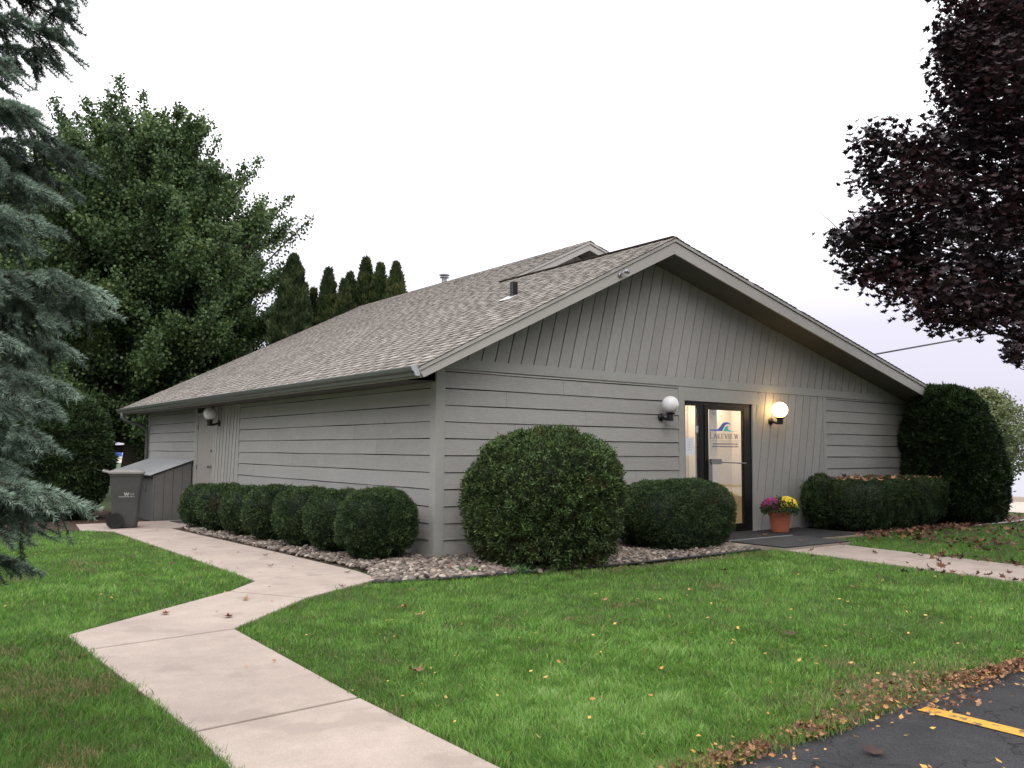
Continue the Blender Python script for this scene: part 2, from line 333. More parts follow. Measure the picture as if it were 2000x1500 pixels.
ent = [[(4.42, -1.93), (5.80, -1.93), (5.62, -3.5), (4.23, -3.5)], [(4.23, -3.5), (5.62, -3.5), (5.44, -5.05), (4.03, -5.05)], [(4.03, -5.05), (5.44, -5.05), (5.25, -6.62), (3.84, -6.62)]]
slabs('entrance_walk', ent)
b = MB(); b.box(4.0, 7.45, -1.35, -.03, -.1, .035); b.box(4.42, 6.02, -1.92, -1.352, -.1, .032); struct(b.build('landing', M['concrete']))
# planting beds
b = MB()
b.add([(x, y, float(gz(x, y))+.004) for x, y in [(-1.22, -.9), (0, -.9), (0, 3.7), (0, 7.8), (-1.1, 7.25), (-1.2, 3.5)]], [(0, 1, 2, 3, 4, 5)])
b.add([(x, y, .004) for x, y in [(-1.55, -1.30), (-.8, -1.55), (1.9, -1.74), (4.1, -1.62), (4.1, 0), (0, 0), (0, -.9), (-1.22, -.9)]], [tuple(range(8))])
struct(b.build('planting_bed', M['mulch']))
b = MB(); b.add([(x, y, .006) for x, y in [(7.3, 0), (7.3, -1.12), (8.6, -1.3), (11, -1.47), (13.2, -1.42), (14.6, -.7), (15.1, .2), (14.6, 1.6), (12, 3), (11.4, 3), (11.4, 0)]], [tuple(range(11))])
b.add([(x, y, float(gz(x, y))+.006) for x, y in [(-2.5, 7.9), (-2.3, 9.7), (-.9, 9.8), (-.9, 14.5), (-4.5, 14.5), (-4.5, 8.6)]], [(0, 1, 2, 3, 4, 5)])
struct(b.build('mulch_bed', M['mulch']))
# plastic bed edging
b = MB(); b.tube([(-1.58, -1.36, .018), (-1.2, -1.50, .02), (-.4, -1.62, .02), (.8, -1.74, .018), (1.9, -1.78, .022), (3.1, -1.74, .02), (4.2, -1.68, .02)], .016, 6)
tag(b.build('bed_edging', M['edging'], smooth=True), 'thin black plastic edging between the front lawn and the pebble bed', 'edging')
b = MB(); b.tube([(10.9, -1.47, .02), (11.8, -1.50, .03), (12.6, -1.46, .02), (13.3, -1.38, .03), (14.2, -1.2, .025)], .018, 6)
tag(b.build('bed_edging', M['edgingw'], smooth=True), 'pale worn edging strip lying along the lawn beside the tall right bush', 'edging')
b = MB(); b.tube([(13.0, 1.6, .03), (14.2, .95, .07), (14.7, .35, .07), (14.6, -.2, .05), (14.2, -.6, .03)], .022, 6)
tag(b.build('bed_edging', M['edgingw'], smooth=True), 'curved pale edging strip around the mulch behind the tall right bush', 'edging')

# ================================================================== BUILDING
ms, zre, ex, ov = .50432, 2.331, .6, .6
def zL(x): return zre+ms*(x+ex)
xp, zp = 3.7258, 4.5126
def zR(x): return zp-.2517*(x-xp)
XE, XW = 11.45, 11.3         # right eave / wall
x2 = 6.0; z2 = zL(x2); m2 = .2865; YB = 3.78; YF = 14.04; YW = 13.6; XE2 = 11.45
def zR2(x): return z2-m2*(x-x2)
bld = tag(empty('office_building', (5.7, 7, 0)), 'low grey wood-sided office building with a brown shingle gable roof and glass entrance', 'building')
BS = .2123
def lap(b, ax, a0, a1, zlo, zhi, zref, off=0.):
    """horizontal lap siding on plane y=0 (ax='x', facing -y) or x=0 (ax='y', facing -x)"""
    k0 = math.floor((zlo-zref)/BS)-1; z = zref+k0*BS
    while z < zhi:
        za, zb = max(z, zlo), min(z+BS, zhi)
        if zb-za > .01:
            cuts = [a0]; 
            if a1-a0 > 3 and random.random() < .7: cuts.append(random.uniform(a0+.8, a1-.8))
            cuts.append(a1)
            for c0, c1 in zip(cuts[:-1], cuts[1:]):
                g0 = .003 if c0 != a0 else 0; n = max(2, int((c1-c0)/.5)); t = random.uniform(.25, .75)
                us = np.linspace(c0+g0, c1, n+1); V = []
                for u in us:
                    w = .0022*math.sin(u*1.7+z*9)+.0015*math.sin(u*4.1+z*5)
                    gg = .0105 if ax == 'x' else .0095
                    for (d, zz) in ((.002, za+gg+w*.3), (.026, za+gg+w), (.012, zb+w)):
                        V.append((u, -d-off, zz) if ax == 'x' else (-d-off, u, zz))
                F = []
                for i in range(n):
                    A = i*3; B = A+3
                    F += [(A, B, B+1, A+1), (A+1, B+1, B+2, A+2)]
                b.add(V, F, t)
        z += BS
b = MB(); lap(b, 'x', .105, 4.42, .02, 2.372, .2091); b.build('front_siding', M['sideX'], bld)
b = MB(); lap(b, 'x', 8.40, XW, .02, 2.372, .2091); b.build('front_siding', M['sideX'], bld)
b = MB(); lap(b, 'y', .105, 7.03, -.13, 2.2, .2125); b.build('side_siding', M['sideX'], bld)
b = MB(); lap(b, 'y', 9.80, YW-.09, -.2, 2.2, .2125); b.build('side_siding', M['sideX'], bld)
# solid body behind the cladding (an opening is left for the entrance)
b = MB()
b.box(.01, 4.552, .012, .132, -.05, 2.158); b.box(6.245, XW, .012, .132, -.05, 2.158)
b.prism([(.01, .012, 2.158), (XW, .012, 2.158), (XW, .012, zR(XW)-.2), (xp, .012, zp-.22), (.01, .012, 2.46)], (0, .12, 0))
b.prism([(.012, .14, -.25), (.012, YW, -.25), (.012, YW, zL(0)-.2), (.012, .14, zL(0)-.2)], (.12, 0, 0))
b.prism([(XW, .14, -.25), (XW, YW, -.25), (XW, YW, 2.4), (XW, .14, 2.4)], (-.12, 0, 0))
b.prism([(.14, YW, -.25), (XW-.13, YW, -.25), (XW-.13, YW, 3.3), (x2, YW, z2-.25), (.14, YW, zL(0)-.15)], (0, -.12, 0))
b.build('wall', M['gap'], bld)
b = MB(); b.box(.006, XW, .004, .011, -.06, .0); b.box(.004, .011, .02, YW, -.25, -.14); b.build('foundation', M['concrete'], bld)
# trims
b = MB()
b.box(-.03, .105, -.03, 0, -.0, 2.372); b.build('corner_board', M['trim'], bld, bevel=.003)
b = MB(); b.box(-.03, 0, .003, .105, -.005, 2.2); b.build('corner_board', M['trim'], bld, bevel=.003)
b = MB(); b.box(-.028, 0, YW-.09, YW+.02, -.2, 2.2); b.build('corner_board', M['trim'], bld, bevel=.003)
b = MB(); b.prism([(-.03, -.033, 2.374), (XW, -.033, 2.374), (XW, -.033, 2.507), (.08, -.033, 2.507), (-.03, -.033, 2.45)], (0, .033, 0)); b.build('band_board', M['trim'], bld, bevel=.003)
b = MB(); b.box(4.42, 4.555, -.028, 0, .03, 2.372); b.build('door_trim', M['trim'], bld, bevel=.003)
b = MB(); b.box(4.557, 6.40, -.024, 0, 2.155, 2.371); b.build('door_trim', M['trim'], bld, bevel=.003)
b = MB(); b.box(6.245, 6.33, -.028, .06, .03, 2.153); b.build('door_trim', M['trim'], bld, bevel=.003)
b = MB(); b.box(8.30, 8.398, -.030, 0, .02, 2.371); b.build('panel_trim', M['trim'], bld, bevel=.003)
b = MB(); b.box(-.03, 0, 7.03, 7.13, -.12, 2.2); b.build('panel_trim', M['trim'], bld, bevel=.003)
b = MB(); b.box(-.03, 0, 8.46, 8.53, -.15, 2.2); b.box(-.03, 0, 9.68, 9.80, -.2, 2.2); b.build('door_trim', M['trim'], bld, bevel=.003)
def clip(poly, lines):
    for a, bb, c in lines:     # keep a*x+b*z<=c
        o = []; n = len(poly)
        for i in range(n):
            p, q = poly[i], poly[(i+1) % n]; dp = a*p[0]+bb*p[1]-c; dq = a*q[0]+bb*q[1]-c
            if dp <= 0: o.append(p)
            if dp*dq < 0: t = dp/(dp-dq); o.append((p[0]+t*(q[0]-p[0]), p[1]+t*(q[1]-p[1])))
        poly = o
        if len(poly) < 3: return []
    return poly
def slant_boards(u0, u1, zlo, zhi, lean, step, first, lines, place, gap=.017):
    b = MB(); u = first-(zhi-zlo)*abs(lean)-step
    while u < u1+(zhi-zlo)*abs(lean)+step:
        P = [(u+gap/2, zlo), (u+step-gap/2, zlo), (u+step-gap/2+lean*(zhi-zlo), zhi), (u+gap/2+lean*(zhi-zlo), zhi)]
        P = clip(P, [(-1, 0, -u0), (1, 0, u1)]+lines)
        if len(P) > 2: place(b, P, random.uniform(.2, .8))
        u += step
    return b
plF = lambda b, P, t: b.prism([(u, -.004, z) for u, z in P], (0, -.018-.003*t, 0), t)
plS = lambda b, P, t: b.prism([(-.004, u, z) for u, z in P][::-1], (-.018-.003*t, 0, 0), t)
slant_boards(0, XW, 2.507, 4.4, .25, .2171, .699, [(-.4858, 1, 2.195+.4858*.56+.01), (.2517, 1, zp+.2517*xp-.215)], plF).build('gable_boards', M['boards'], bld)
slant_boards(6.332, 8.298, .03, 2.371, .173, .2171, 6.41, [], plF).build('slanted_boards', M['boards'], bld)
slant_boards(7.132, 8.458, -.15, 2.2, -.102, .185, 7.25, [], plS, gap=.03).build('slanted_boards', M['boards'], bld)
# upper gable wall of the rear section
b = slant_boards(xp, x2+3, 3.6, 5.6, .2, .2171, 3.9, [(-ms, 1, zre+ms*ex-.2), (m2, 1, z2+m2*x2-.2)], lambda b, P, t: b.prism([(u, YB+.5, z) for u, z in P], (0, -.018, 0), t))
b.build('upper_gable_boards', M['boards'], bld)
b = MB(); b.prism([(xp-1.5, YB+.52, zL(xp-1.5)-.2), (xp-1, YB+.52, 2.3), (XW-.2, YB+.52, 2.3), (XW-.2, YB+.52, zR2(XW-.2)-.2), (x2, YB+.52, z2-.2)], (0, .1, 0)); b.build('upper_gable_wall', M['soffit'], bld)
# roof decks and shingles
TH = .045
b = MB()
def deck(b, pts): b.prism([(x, y, z-.026) for x, y, z in pts], (0, 0, -TH))
deck(b, [(-.6, -.6, zL(-.6)), (xp, -.6, zp), (xp, YB, zp), (x2, YB, z2), (x2, YF, z2), (-.6, YF, zL(-.6))])
deck(b, [(xp, -.6, zp), (XE, -.6, zR(XE)), (XE, YB, zR(XE)), (xp, YB, zp)])
deck(b, [(x2, YB, z2), (XE2, YB, zR2(XE2)), (XE2, YF, zR2(XE2)), (x2, YF, z2)])
roof = b.build('roof', M['soffit'], bld)
def shingles(b, org, U, V, regions, expo=.13, seed=1):
    """regions(v)-> (u0,u1) along U for a course at distance v up the slope"""
    r = random.Random(seed); org = np.array(org); U = np.array(U, float); V = np.array(V, float); N = np.cross(U, V); N = N if N[2] > 0 else -N
    v = 0
    P = lambda u, vv, n: tuple(org+U*u+V*vv+N*n)
    while True:
        seg = regions(v)
        if seg is None: break
        u0, u1 = seg; vt = v+expo
        wob = r.uniform(-.003, .003); bt = r.uniform(.10, .34)
        b.add([P(u0, v, -.01), P(u1, v, -.01), P(u1, v, .010), P(u0, v, .010), P(u1, vt+.01, .002), P(u0, vt+.01, .002)], [(0, 1, 2, 3), (3, 2, 4, 5)], bt)
        u = u0-r.uniform(-.004, .15)
        while u < u1:
            w = r.uniform(.12, .27); a, c = max(u, u0-.012), min(u+w, u1+.012)
            if c-a > .02:
                t = min(1, max(0, r.gauss(.62, .14))); vv = v+wob+r.uniform(-.002, .002)
                b.add([P(a, vv, .009), P(c, vv, .009), P(c, vv, .017), P(a, vv, .017), P(c, vt, .007), P(a, vt, .007)], [(0, 1, 2, 3), (3, 2, 4, 5), (0, 3, 5), (1, 4, 2)], t)
            u += w+r.uniform(.05, .16)
        v += expo
nl = math.hypot(1, ms)
b = MB(); L1 = (xp+ex)*nl; L2 = (x2+ex)*nl
shingles(b, (-.625, -.62, zL(-.625)-.012), (0, 1, 0), (1/nl, 0, ms/nl), lambda v: (0, YF+.63) if v < L1 else ((YB+.62, YF+.63) if v < L2 else None))
nr = math.hypot(1, .2517); LR = (XE-xp+.02)*nr
shingles(b, (XE+.02, -.62, zR(XE+.02)-.012), (0, 1, 0), (-1/nr, 0, .2517/nr), lambda v: (0, YB+.60+(.52 if v < LR-1.2 else 0)) if v < LR-.05 else None, seed=3)
n2 = math.hypot(1, m2); LR2 = (XE2-x2+.02)*n2
shingles(b, (XE2+.02, YB-.02, zR2(XE2+.02)-.012), (0, 1, 0), (-1/n2, 0, m2/n2), lambda v: (0, YF-YB+.03) if v < LR2-.05 else None, seed=4)
# ridge caps
def ridge(b, x, y0, y1, z, mr_):
    y = y0; r = random.Random(5)
    while y < y1:
        h = -.004+r.uniform(0, .006); t = r.uniform(.35, .75); w = .13
        b.add([(x-w, y, z-ms*w+h+.008), (x, y, z+h+.018), (x+w, y, z-mr_*w+h+.008), (x-w, y+.22, z-ms*w+h-.002), (x, y+.22, z+h+.006), (x+w, y+.22, z-mr_*w+h-.002), (x-w, y, z-ms*w-.01), (x, y, z-.01), (x+w, y, z-mr_*w-.01)],
              [(0, 1, 4, 3), (1, 2, 5, 4), (6, 7, 1, 0), (7, 8, 2, 1)], t); y += .2
ridge(b, xp, -.625, YB, zp, .2517); ridge(b, x2, YB-.02, YF, z2, m2)
sh = b.build('shingles', M['shingle'], roof)
# rake fascias, drip edges, soffits
def rake(y, xa, za, xb, zb, name='rake_fascia', h=.185, par=bld):
    b = MB(); b.prism([(xa, y, za-.062), (xb, y, zb-.062), (xb, y, zb-.062-h), (xa, y, za-.062-h)], (0, .03, 0)); o = b.build(name, M['fascia'], par, bevel=.003)
    b = MB(); b.prism([(xa, y-.018, za-.014), (xb, y-.018, zb-.014), (xb, y-.018, zb-.060), (xa, y-.018, za-.060)], (0, .045, 0)); b.build('drip_edge', M['fascia'], o)
b = MB(); b.prism([(-.615, -.6, zL(-.615)-.062), (xp, -.6, zp-.062), (xp, -.6, zp-.245), (-.555, -.6, 2.185)], (0, .03, 0)); o = b.build('rake_fascia', M['fascia'], bld, bevel=.003)
b = MB(); b.prism([(-.615, -.618, zL(-.615)-.014), (xp, -.618, zp-.014), (xp, -.618, zp-.060), (-.615, -.618, zL(-.615)-.060)], (0, .045, 0)); b.build('drip_edge', M['fascia'], o)
rake(-.6, xp, zp, XE, zR(XE))
rake(YB, xp-.05, zL(xp-.05), x2, z2, h=.125); rake(YB, x2, z2, XE2, zR2(XE2), h=.125); rake(YF-.03, -.6, zL(-.6), x2, z2)
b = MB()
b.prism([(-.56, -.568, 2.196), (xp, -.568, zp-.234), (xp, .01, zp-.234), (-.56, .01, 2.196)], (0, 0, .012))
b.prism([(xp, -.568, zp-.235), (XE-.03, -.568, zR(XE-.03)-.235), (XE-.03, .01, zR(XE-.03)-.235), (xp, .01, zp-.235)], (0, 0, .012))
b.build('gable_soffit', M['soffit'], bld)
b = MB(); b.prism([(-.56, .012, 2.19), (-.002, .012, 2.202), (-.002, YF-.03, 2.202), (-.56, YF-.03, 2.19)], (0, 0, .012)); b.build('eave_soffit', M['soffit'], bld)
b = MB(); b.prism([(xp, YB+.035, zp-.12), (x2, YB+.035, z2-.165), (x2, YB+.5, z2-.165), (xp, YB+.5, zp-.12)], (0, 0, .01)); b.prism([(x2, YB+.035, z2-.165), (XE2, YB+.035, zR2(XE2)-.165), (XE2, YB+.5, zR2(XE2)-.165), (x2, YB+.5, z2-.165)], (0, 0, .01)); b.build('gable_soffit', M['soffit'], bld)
b = MB(); b.box(-.595, -.562, -.566, YF-.04, 2.185, 2.262); b.build('eave_fascia', M['trim'], bld)
b = MB(); b.box(XE-.03, XE, -.566, YF-.04, 2.2, zR(XE)-.06); b.build('eave_fascia', M['trim'], bld)
# gutter (K profile) with end caps and the far downspout
gp = [(-.598, 2.305), (-.598, 2.205), (-.66, 2.205), (-.668, 2.235), (-.70, 2.262), (-.712, 2.300), (-.712, 2.312), (-.700, 2.312), (-.698, 2.302), (-.688, 2.268), (-.656, 2.240), (-.65, 2.216), (-.606, 2.216), (-.606, 2.305)]
b = MB(); b.prism([(x, -.575, z) for x, z in gp], (0, YF+.62, 0)); gut = b.build('gutter', M['gutter'], bld)
b = MB(); b.prism([(-.600, -.578, 2.309), (-.600, -.578, 2.202), (-.663, -.578, 2.202), (-.671, -.578, 2.235), (-.703, -.578, 2.262), (-.716, -.578, 2.300), (-.716, -.578, 2.316)], (0, -.012, 0)); b.build('gutter_end_cap', M['gutterend'], gut)
b = MB(); b.tube([(-.655, 13.62, 2.21), (-.655, 13.62, 2.12), (-.60, 13.6, 2.04), (-.42, 13.58, 1.96), (-.2, 13.56, 1.90), (-.08, 13.55, 1.80), (-.07, 13.55, 1.2), (-.07, 13.55, 0)], .04, 8); b.build('downspout', M['gutter'], bld, smooth=True)
# roof vent with flashing, flue pipe, flood light
b = MB(); xv, yv = 2.16, 1.28; zv = zL(xv)
b.box(xv-.045, xv+.045, yv-.045, yv+.045, zv-.03, zv+.20); b.box(xv-.05, xv+.05, yv-.05, yv+.05, zv+.202, zv+.212); vent = b.build('roof_vent', M['blackmetal'], bld, bevel=.004)
b = MB(); d = ms
b.prism([(xv-.19, yv-.15, zL(xv-.19)+.008), (xv-.02, yv-.15, zL(xv-.02)+.008), (xv-.02, yv+.15, zL(xv-.02)+.008), (xv-.19, yv+.15, zL(xv-.19)+.008)], (0, 0, .004)); b.build('flashing', M['flash'], vent)
b = MB(); xc, yc = 6.35, 9.9; b.lathe([(.07, 5.3), (.07, 5.9)], xc, yc, 16); b.lathe([(.07, 5.9), (.125, 5.91), (.125, 5.93), (.08, 5.932), (.08, 5.97), (.14, 5.972), (.14, 5.995), (.03, 6.03)], xc, yc, 16); b.build('flue_pipe', M['pipe'], bld, smooth=False)
b = MB(); b.lathe([(.035, 0), (.035, -.02)], 2.59, -.602, 14, axis='y', cz=3.80); b.tube([(2.59, -.62, 3.80), (2.595, -.65, 3.82), (2.61, -.68, 3.84)], .012, 8); b.lathe([(.012, 0), (.03, .015), (.032, .075)], 2.605, -.685, 12, axis='x', cz=3.845); b.build('flood_light', M['pipe'], bld, smooth=True)
# wall lamps
def lamp(px_, py_, zb, axis, gm_, lab, out_=.22):
    """back plate at (px_,py_,zb); arm outwards then the cup and globe above"""
    d = np.array((0, -1, 0)) if axis == 'y' else np.array((-1, 0, 0)); o_ = np.array((px_, py_, zb), float); b = MB()
    q = o_+d*.02
    if axis == 'y': b.lathe([(.062, 0), (.062, -.02), (.045, -.035), (.02, -.04)], px_, py_-.024, 18, axis='y', cz=zb)
    else: b.lathe([(.062, 0), (.062, -.02), (.045, -.035), (.02, -.04)], px_-.024, py_, 18, axis='x', cz=zb)
    b.tube([o_+d*.05, o_+d*.10+(0, 0, -.02), o_+d*.16+(0, 0, -.035), o_+d*out_+(0, 0, -.03)], [.02, .022, .026, .03], 10)
    c = o_+d*out_; b.lathe([(.035, zb-.06), (.052, zb-.055), (.052, zb+.035), (.075, zb+.055), (.078, zb+.062), (.05, zb+.064)], c[0], c[1], 18)
    h = b.build('wall_lamp', M['blackmetal'], bld, smooth=False); h['label'] = lab
    r = .13; cz = zb+.064+r*.96; g = MB(); th = np.linspace(.12, np.pi-.35, 17)
    g.lathe([(r*math.sin(t), cz+r*math.cos(t)) for t in th], c[0], c[1], 28); g.build('globe', gm_, h, smooth=True); return c, cz
lamp(4.015, 0, 1.872, 'y', M['globe'], 'unlit white globe lamp left of the glass door')
lc, lz = lamp(6.735, 0, 1.885, 'y', M['lit'], 'lit warm globe lamp right of the glass door')
lamp(0, 8.19, 1.855, 'x', M['globe'], 'unlit white globe lamp beside the side door')
# side door
b = MB(); b.box(-.022, 0, 8.53, 8.57, -.16, 2.04); b.box(-.022, 0, 9.60, 9.68, -.18, 2.04); b.box(-.022, 0, 8.53, 9.68, 2.04, 2.10); sd = b.build('side_door', M['trim'], bld)
b = MB(); b.box(-.012, -.002, 8.575, 9.595, -.15, 2.035); b.build('door_leaf', M['door'], sd)
b = MB(); b.lathe([(.03, 0), (.03, -.01), (.012, -.015), (.012, -.045), (.028, -.05), (.028, -.075), (.01, -.08)], -.012, 8.67, 14, axis='x', cz=.97); b.build('door_knob', M['steel'], sd); b = MB(); b.lathe([(.026, 0), (.026, -.02)], -.012, 8.67, 12, axis='x', cz=1.30); b.build('lock', M['steel'], sd)
for z in (.1, .95, 1.8): b = MB(); b.box(-.026, -.013, 9.585, 9.625, z-.05, z+.05); b.build('hinge', M['steel'], sd)
# glass entrance: frame, door leaf, glass, lettering, bar
yd = .03
b = MB()
fr = [(4.557, 4.595, .06, 2.15), (4.93, 5.04, .06, 2.15), (6.165, 6.243, .06, 2.15)]
for a0, a1, z0, z1 in fr: b.box(a0, a1, yd-.03, yd+.06, z0, z1)
b.box(4.596, 4.929, yd-.028, yd+.06, 2.085, 2.15); b.box(4.596, 4.929, yd-.028, yd+.06, .06, .17); b.box(5.041, 6.164, yd-.028, yd+.06, 2.115, 2.15); b.box(5.041, 6.164, yd-.05, yd+.06, .035, .075)
fe = b.build('entrance_door', M['bronze'], bld)
b = MB(); b.box(5.045, 5.135, yd-.04, yd+.02, .08, 2.11); b.box(6.03, 6.16, yd-.04, yd+.02, .08, 2.11); b.box(5.136, 6.029, yd-.038, yd+.02, 2.035, 2.11); b.box(5.136, 6.029, yd-.038, yd+.02, .08, .175); b.build('door_stile', M['bronze'], fe)
b = MB(); b.box(5.137, 6.028, yd-.012, yd-.006, .176, 2.034); b.build('glass', M['glass'], fe)
b = MB(); b.box(4.597, 4.928, yd-.002, yd+.004, .171, 2.084); b.build('sidelight_glass', M['glass'], fe)
b = MB(); b.box(4.57, 6.16, yd-.06, yd-.032, .03, .05); b.build('threshold', M['steel'], fe)
b = MB(); b.tube([(5.14, yd-.075, 1.195), (6.03, yd-.075, 1.165)], .010, 8); b.box(5.15, 5.40, yd-.085, yd-.045, 1.15, 1.235); b.build('push_bar', M['steel'], fe)
b = MB(); b.box(5.10, 5.19, yd-.07, yd-.045, .86, 1.22); b.build('pull_handle', M['steel'], fe, bevel=.004)
# lettering on the glass (4 mm proud)
U = .0024; VZ = .00165
def gp_(x, y): return (5.196+(x-202)*U, yd-.016, 1.688-(y-338)*VZ)
def flat(b, poly): b.prism([gp_(x, y) for x, y in poly], (0, -.001, 0))
b = MB(); flat(b, [(202, 322), (275, 322), (300, 306), (318, 282), (338, 258), (358, 247), (382, 245), (405, 254), (428, 276), (412, 268), (395, 264), (376, 268), (356, 285), (342, 312), (328, 336), (202, 336)]); b.build('wave_emblem', M['blue'], fe)
b = MB(); flat(b, [(345, 337), (352, 312), (366, 293), (384, 283), (404, 284), (392, 296), (390, 310), (400, 322), (430, 331), (505, 337)]); b.build('wave_emblem', M['teal'], fe)
def letter(b, ch, x, y0, y1, w, t=6):
    H = lambda xa, xb, y, tt=3: flat(b, [(xa, y-tt/2), (xb, y-tt/2), (xb, y+tt/2), (xa, y+tt/2)])
    Vv = lambda xx, ya, yb, tt=t: flat(b, [(xx-tt/2, ya), (xx+tt/2, ya), (xx+tt/2, yb), (xx-tt/2, yb)])
    D = lambda xa, ya, xb, yb, tt=t: flat(b, [(xa-tt/2, ya), (xa+tt/2, ya), (xb+tt/2, yb), (xb-tt/2, yb)])
    s = 4
    if ch == 'L': Vv(x+5, y0, y1); H(x, x+11, y0); H(x, x+w, y1); Vv(x+w-1, y1-10, y1, 3)
    if ch == 'A': D(x+w/2, y0, x+2, y1, 3); D(x+w/2, y0, x+w-3, y1); H(x+w*.25, x+w*.75, (y0+2*y1)/3); H(x-2, x+6, y1); H(x+w-8, x+w+1, y1)
    if ch == 'K': Vv(x+4, y0, y1); D(x+w-3, y0, x+8, (y0+y1)/2, 3); D(x+9, (y0+y1)/2-3, x+w-3, y1); H(x, x+9, y0); H(x, x+9, y1); H(x+w-8, x+w, y0); H(x+w-8, x+w+1, y1)
    if ch == 'E': Vv(x+4, y0, y1); H(x, x+w, y0); H(x, x+w, y1); H(x+5, x+w-4, (y0+y1)/2); Vv(x+w-1, y0, y0+8, 2.5); Vv(x+w-1, y1-8, y1, 2.5)
    if ch == 'V': D(x+3, y0, x+w/2, y1); D(x+w-2, y0, x+w/2, y1, 3); H(x-2, x+8, y0); H(x+w-7, x+w+1, y0)
    if ch == 'I': Vv(x+w/2, y0, y1); H(x+w/2-5, x+w/2+5, y0); H(x+w/2-5, x+w/2+5, y1)
    if ch == 'W': D(x+3, y0, x+w*.3, y1); D(x+w*.5, y0, x+w*.3, y1, 3); D(x+w*.5, y0, x+w*.72, y1); D(x+w-2, y0, x+w*.72, y1, 3); H(x-2, x+8, y0); H(x+w-7, x+w+1, y0)
b = MB(); xs_ = [(203, 'L', 350, 28), (243, 'A', 364, 32), (282, 'K', 364, 30), (322, 'E', 364, 26), (356, 'V', 364, 32), (392, 'I', 364, 16), (418, 'E', 364, 28), (458, 'W', 364, 44)]
for x, ch, y0, w in xs_: letter(b, ch, x, y0, 411, w)
b.build('lettering', M['navy'], fe)
def words(b, x0, x1, y, h, wmin, wmax, r):
    x = x0
    while x < x1:
        w = r.uniform(wmin, wmax); e_ = min(x+w, x1); u = x
        while u < e_-1:
            c = r.uniform(2.2, 3.8); flat(b, [(u, y), (u+c, y), (u+c, y+h), (u, y+h)]); u += c+1.4
        x += w+5
b = MB(); r = random.Random(3); flat(b, [(325, 449), (495, 449), (495, 450.5), (325, 450.5)]); words(b, 235, 492, 458, 12, 18, 46, r); words(b, 225, 500, 483, 12, 18, 46, r); b.build('small_lettering', M['navy'], fe)
b = MB(); words(b, 212, 505, 428, 7, 50, 90, r); b.build('small_lettering', M['ink'], fe)
b = MB(); b.box(4.612, 4.812, yd-.010, yd-.007, 1.295, 1.575); nt_ = b.build('paper_notice', M['paper'], fe)
b = MB(); [b.box(4.66, 4.76, yd-.012, yd-.0105, z, z+.004) for z in (1.50, 1.46, 1.42, 1.38)]; b.build('printed_line', M['ink'], nt_)
b = MB(); b.prism([(4.86, yd-.008, 1.74), (4.885, yd-.008, 1.765), (4.93, yd-.008, 1.765), (4.93, yd-.008, 1.68), (4.895, yd-.008, 1.64), (4.868, yd-.008, 1.68)], (0, -.001, 0)); b.build('window_sticker', M['gutterend'], fe)
# vestibule behind the glass
b = MB(); b.prism([(4.4, .62, 0), (6.5, .62, 0), (6.5, .62, 2.4), (4.4, .62, 2.4)], (0, .03, 0)); b.prism([(4.38, .14, 0), (4.38, .62, 0), (4.38, .62, 2.4), (4.38, .14, 2.4)], (.02, 0, 0)); b.prism([(6.5, .14, 0), (6.5, .62, 0), (6.5, .62, 2.4), (6.5, .14, 2.4)], (.02, 0, 0)); b.box(4.4, 6.5, .14, .62, -.02, .03); b.box(4.4, 6.5, .14, .62, 2.36, 2.4)
b.build('vestibule', M['beige'], bld)
b = MB(); b.box(5.35, 5.55, .16, .60, .031, 2.35); b.build('partition', M['beige'], bld)
for xx in (4.9, 5.95):
    al = bpy.data.lights.new('ceiling_light', 'AREA'); al.energy = 9; al.size = .3; al.color = (1, .93, .82); ao = bpy.data.objects.new('ceiling_light', al); C.objects.link(ao); ao.parent = bld; ao.location = (xx-5.7, .36-7, 2.33)
# ================================================================== YARD THINGS
# storage shed against the side wall
zs = -.18
sd_ = tag(empty('storage_shed', (-.4, 11.5, zs)), 'small dark grey lean-to storage box with pale sloped lid against the side wall', 'shed')
SY0, SY1 = 9.84, 13.25
def sz(x): return .80+(x+.83)*.36
b = MB()
edges_ = np.linspace(-.80, -.05, 5)
for i in range(4):
    x0_, x1_ = edges_[i]+.004, edges_[i+1]-.004; b.prism([(x0_, SY0, zs), (x1_, SY0, zs), (x1_, SY0, sz(x1_)-.03), (x0_, SY0, sz(x0_)-.03)], (0, .03, 0), random.random())
b.build('side_panel', M['shed'], sd_)
b = MB(); b.prism([(-.79, SY0+.012, zs), (-.05, SY0+.012, zs), (-.05, SY0+.012, sz(-.05)-.04), (-.79, SY0+.012, sz(-.79)-.04)], (0, .02, 0)); b.build('side_backing', M['gap'], sd_)
b = MB(); b.box(-.835, -.802, SY0-.002, SY1, zs, .80); b.build('front_panel', M['shed'], sd_)
b = MB(); b.box(-.84, -.05, SY1, SY1+.03, zs, .78); b.build('side_panel', M['shed'], sd_)
b = MB(); b.prism([(-.92, SY0-.05, sz(-.92)), (-.04, SY0-.05, sz(-.04)), (-.04, SY0-.05, sz(-.04)+.022), (-.92, SY0-.05, sz(-.92)+.022)], (0, SY1-SY0+.1, 0)); b.build('roof', M['shedroof'], sd_, bevel=.004)
b = MB()
b.box(-.90, -.85, SY0-.03, SY1+.03, .735, .77)
b.build('eave_strip', M['gap'], sd_)
b = MB(); b.box(-.855, -.836, 10.35, 10.43, .48, .62); b.box(-.862, -.848, 10.35, 10.42, .44, .49); b.build('hasp', M['steel'], sd_)
